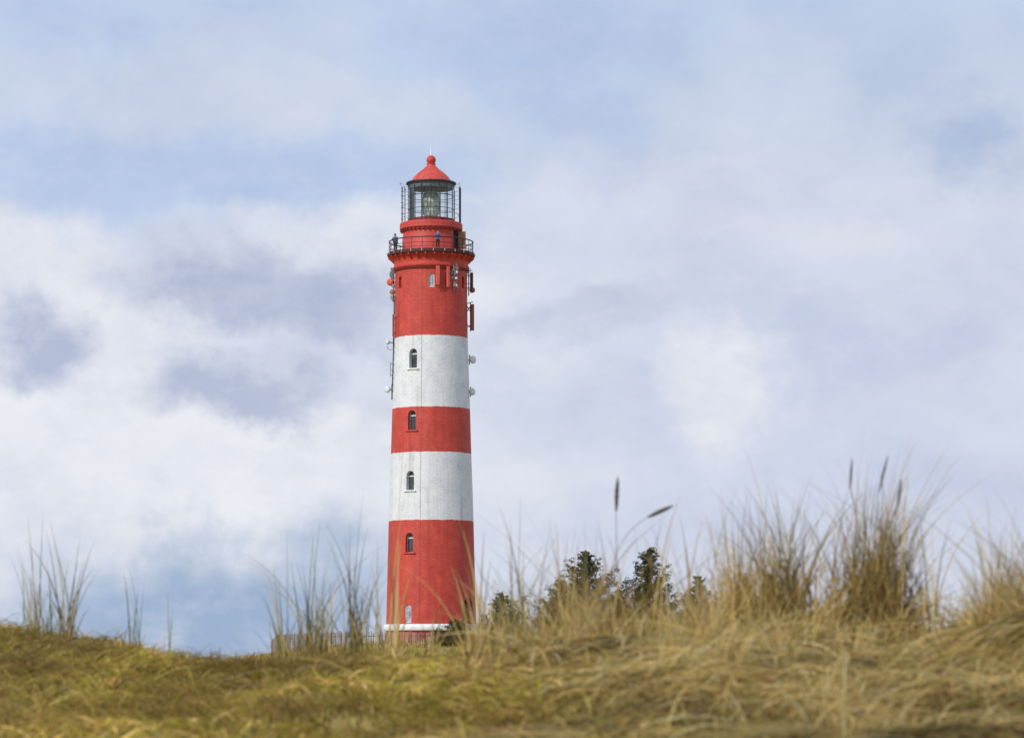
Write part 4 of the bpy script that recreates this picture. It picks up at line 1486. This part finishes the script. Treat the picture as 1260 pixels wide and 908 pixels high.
nA = noise(nt, dirv, 16, 7, .58)
nB = noise(nt, dirv, 48, 5, .6)
warp = vm('ADD', dirv, vm('ADD', vm('MULTIPLY', vm('SUBTRACT', nA.outputs[1], (.5, .5, .5)).outputs[0], (.090, .03, .066)).outputs[0],
                          vm('MULTIPLY', vm('SUBTRACT', nB.outputs[1], (.5, .5, .5)).outputs[0], (.028, .01, .024)).outputs[0]).outputs[0]).outputs[0]
sepd = nd(nt, 'ShaderNodeSeparateXYZ'); nt.links.new(dirv, sepd.inputs[0])
mr = nd(nt, 'ShaderNodeMapRange'); mr.inputs[1].default_value = 0; mr.inputs[2].default_value = .24
nt.links.new(sepd.outputs[2], mr.inputs[0])
col = ramp(nt, mr.outputs[0], [(0, lin(214, 221, 236)), (.35, lin(210, 217, 234)), (.65, lin(209, 217, 234)), (.85, lin(197, 209, 232)), (1, lin(188, 204, 232))])
C_TOP, C_WHITE, C_LAV, C_LOW, C_PALE = lin(178, 199, 233), lin(236, 238, 244), lin(178, 188, 214), lin(152, 175, 206), lin(210, 217, 234)
BL = [  # photo column, row, half width, half height, colour, amount
    (150, 215, 380, 80, C_TOP, .75), (60, 40, 120, 60, C_TOP, .6), (460, 220, 170, 90, C_TOP, .55), (640, 60, 220, 60, C_TOP, .6), (690, 130, 120, 60, C_TOP, .45),
    (240, 100, 190, 50, C_PALE, .6), (430, 120, 120, 40, C_PALE, .5),
    (90, 540, 330, 200, C_WHITE, .85), (350, 575, 220, 120, C_WHITE, .95), (110, 360, 190, 80, C_WHITE, .75), (430, 310, 220, 60, C_WHITE, .7), (590, 400, 140, 140, C_WHITE, .4),
    (300, 640, 260, 60, C_WHITE, .4), (660, 620, 120, 70, C_WHITE, .5),
    (240, 335, 130, 55, C_LAV, 1.0), (350, 375, 140, 50, C_LAV, .9), (430, 405, 100, 45, C_LAV, .75), (320, 488, 140, 48, C_LAV, .95), (45, 425, 75, 58, C_LAV, 1.0),
    (255, 755, 270, 110, C_LOW, .9), (330, 700, 130, 80, C_LOW, .5), (100, 740, 140, 80, C_LOW, .45),
    (700, 385, 120, 40, C_LAV, .55), (1195, 150, 100, 62, lin(176, 191, 220), .9), (745, 175, 110, 50, lin(190, 202, 230), .5), (1040, 440, 170, 70, lin(190, 200, 228), .6),
    (820, 250, 160, 90, lin(216, 221, 236), .6), (1010, 610, 330, 150, lin(202, 209, 230), .6), (900, 690, 400, 60, lin(206, 213, 232), .5), (1190, 790, 130, 90, lin(222, 227, 240), .8),
    (905, 478, 104, 76, C_WHITE, .85), (1000, 290, 200, 30, lin(220, 222, 236), .6),
]
nD = noise(nt, dirv, 34, 7, .62, stretch=(1, 1, 1.5))
blobmod = ramp(nt, nD.outputs[0], [(.36, .55), (.54, 1.0)])
for (bx, by, sx, sy, cc, am) in BL:
    c_ = Vector(((bx - CX) / F, 1, (HY - by) / F)); L_ = c_.length; c_ = c_ / L_
    df = vm('SUBTRACT', warp, tuple(c_)).outputs[0]
    df = vm('MULTIPLY', df, (F / sx, 1.0, F / sy)).outputs[0]
    ln_ = nt.nodes.new('ShaderNodeVectorMath'); ln_.operation = 'LENGTH'; nt.links.new(df, ln_.inputs[0])
    mp = nd(nt, 'ShaderNodeMapRange'); mp.interpolation_type = 'SMOOTHSTEP'
    crisp = cc == C_LAV or (bx, by) in ((905, 478), (1195, 150))
    mp.inputs[1].default_value =   .26 if crisp else .25; mp.inputs[2].default_value = 1.32 if crisp else 1.35; mp.inputs[3].default_value = am; mp.inputs[4].default_value = 0
    nt.links.new(ln_.outputs['Value'], mp.inputs[0])
    col = mixc(nt, mth(nt, 'MULTIPLY', mp.outputs[0], blobmod), col, cc)
# soft cloud texture everywhere
nC = noise(nt, dirv, 22, 8, .6, stretch=(1, 1, 1.7))
shade = ramp(nt, nC.outputs[0], [(.32, (.89, .91, .95, 1)), (.50, (.985, .985, .99, 1)), (.66, (1.04, 1.035, 1.025, 1))])
col = mixc(nt, 1.0, col, shade, 'MULTIPLY')
bg2 = nd(nt, 'ShaderNodeBackground'); bg2.inputs[1].default_value = 1.0
nt.links.new(col, bg2.inputs[0])
mx = nd(nt, 'ShaderNodeMixShader')
thin = ramp(nt, nA.outputs[0], [(.35, .97), (.6, 1.0)])
nt.links.new(thin, mx.inputs[0])
nt.links.new(bg1.outputs[0], mx.inputs[1]); nt.links.new(bg2.outputs[0], mx.inputs[2])
nt.links.new(mx.outputs[0], out.inputs[0])

sl = bpy.data.lights.new('sun', 'SUN')
sl.energy = 3.0
sl.angle = math.radians(2.5)
sl.color = (1, .95, .87)
so = bpy.data.objects.new('sun', sl); COL.objects.link(so)
so.rotation_euler = (-SUN).to_track_quat('-Z', 'Y').to_euler()
so.location = SUN * 100

# ---------------------------------------------------------------- camera
cam = bpy.data.cameras.new('camera')
cam.sensor_width = 36
cam.lens = 36 * F / 1260
cam.shift_y = (HY - 454) / 1260
cam.clip_start = .1
cam.clip_end = 20000
cam.dof.use_dof = True
cam.dof.focus_distance = 255
cam.dof.aperture_fstop = (cam.lens / 1000) / .019
co_ = bpy.data.objects.new('camera', cam); COL.objects.link(co_)
co_.location = (0, 0, 0)
co_.rotation_euler = (math.radians(90), 0, 0)
scene.camera = co_
scene.view_settings.view_transform = 'Standard'
scene.view_settings.look = 'None'
scene.view_settings.exposure = 0
scene.cycles.max_bounces = 6
scene.cycles.transparent_max_bounces = 12
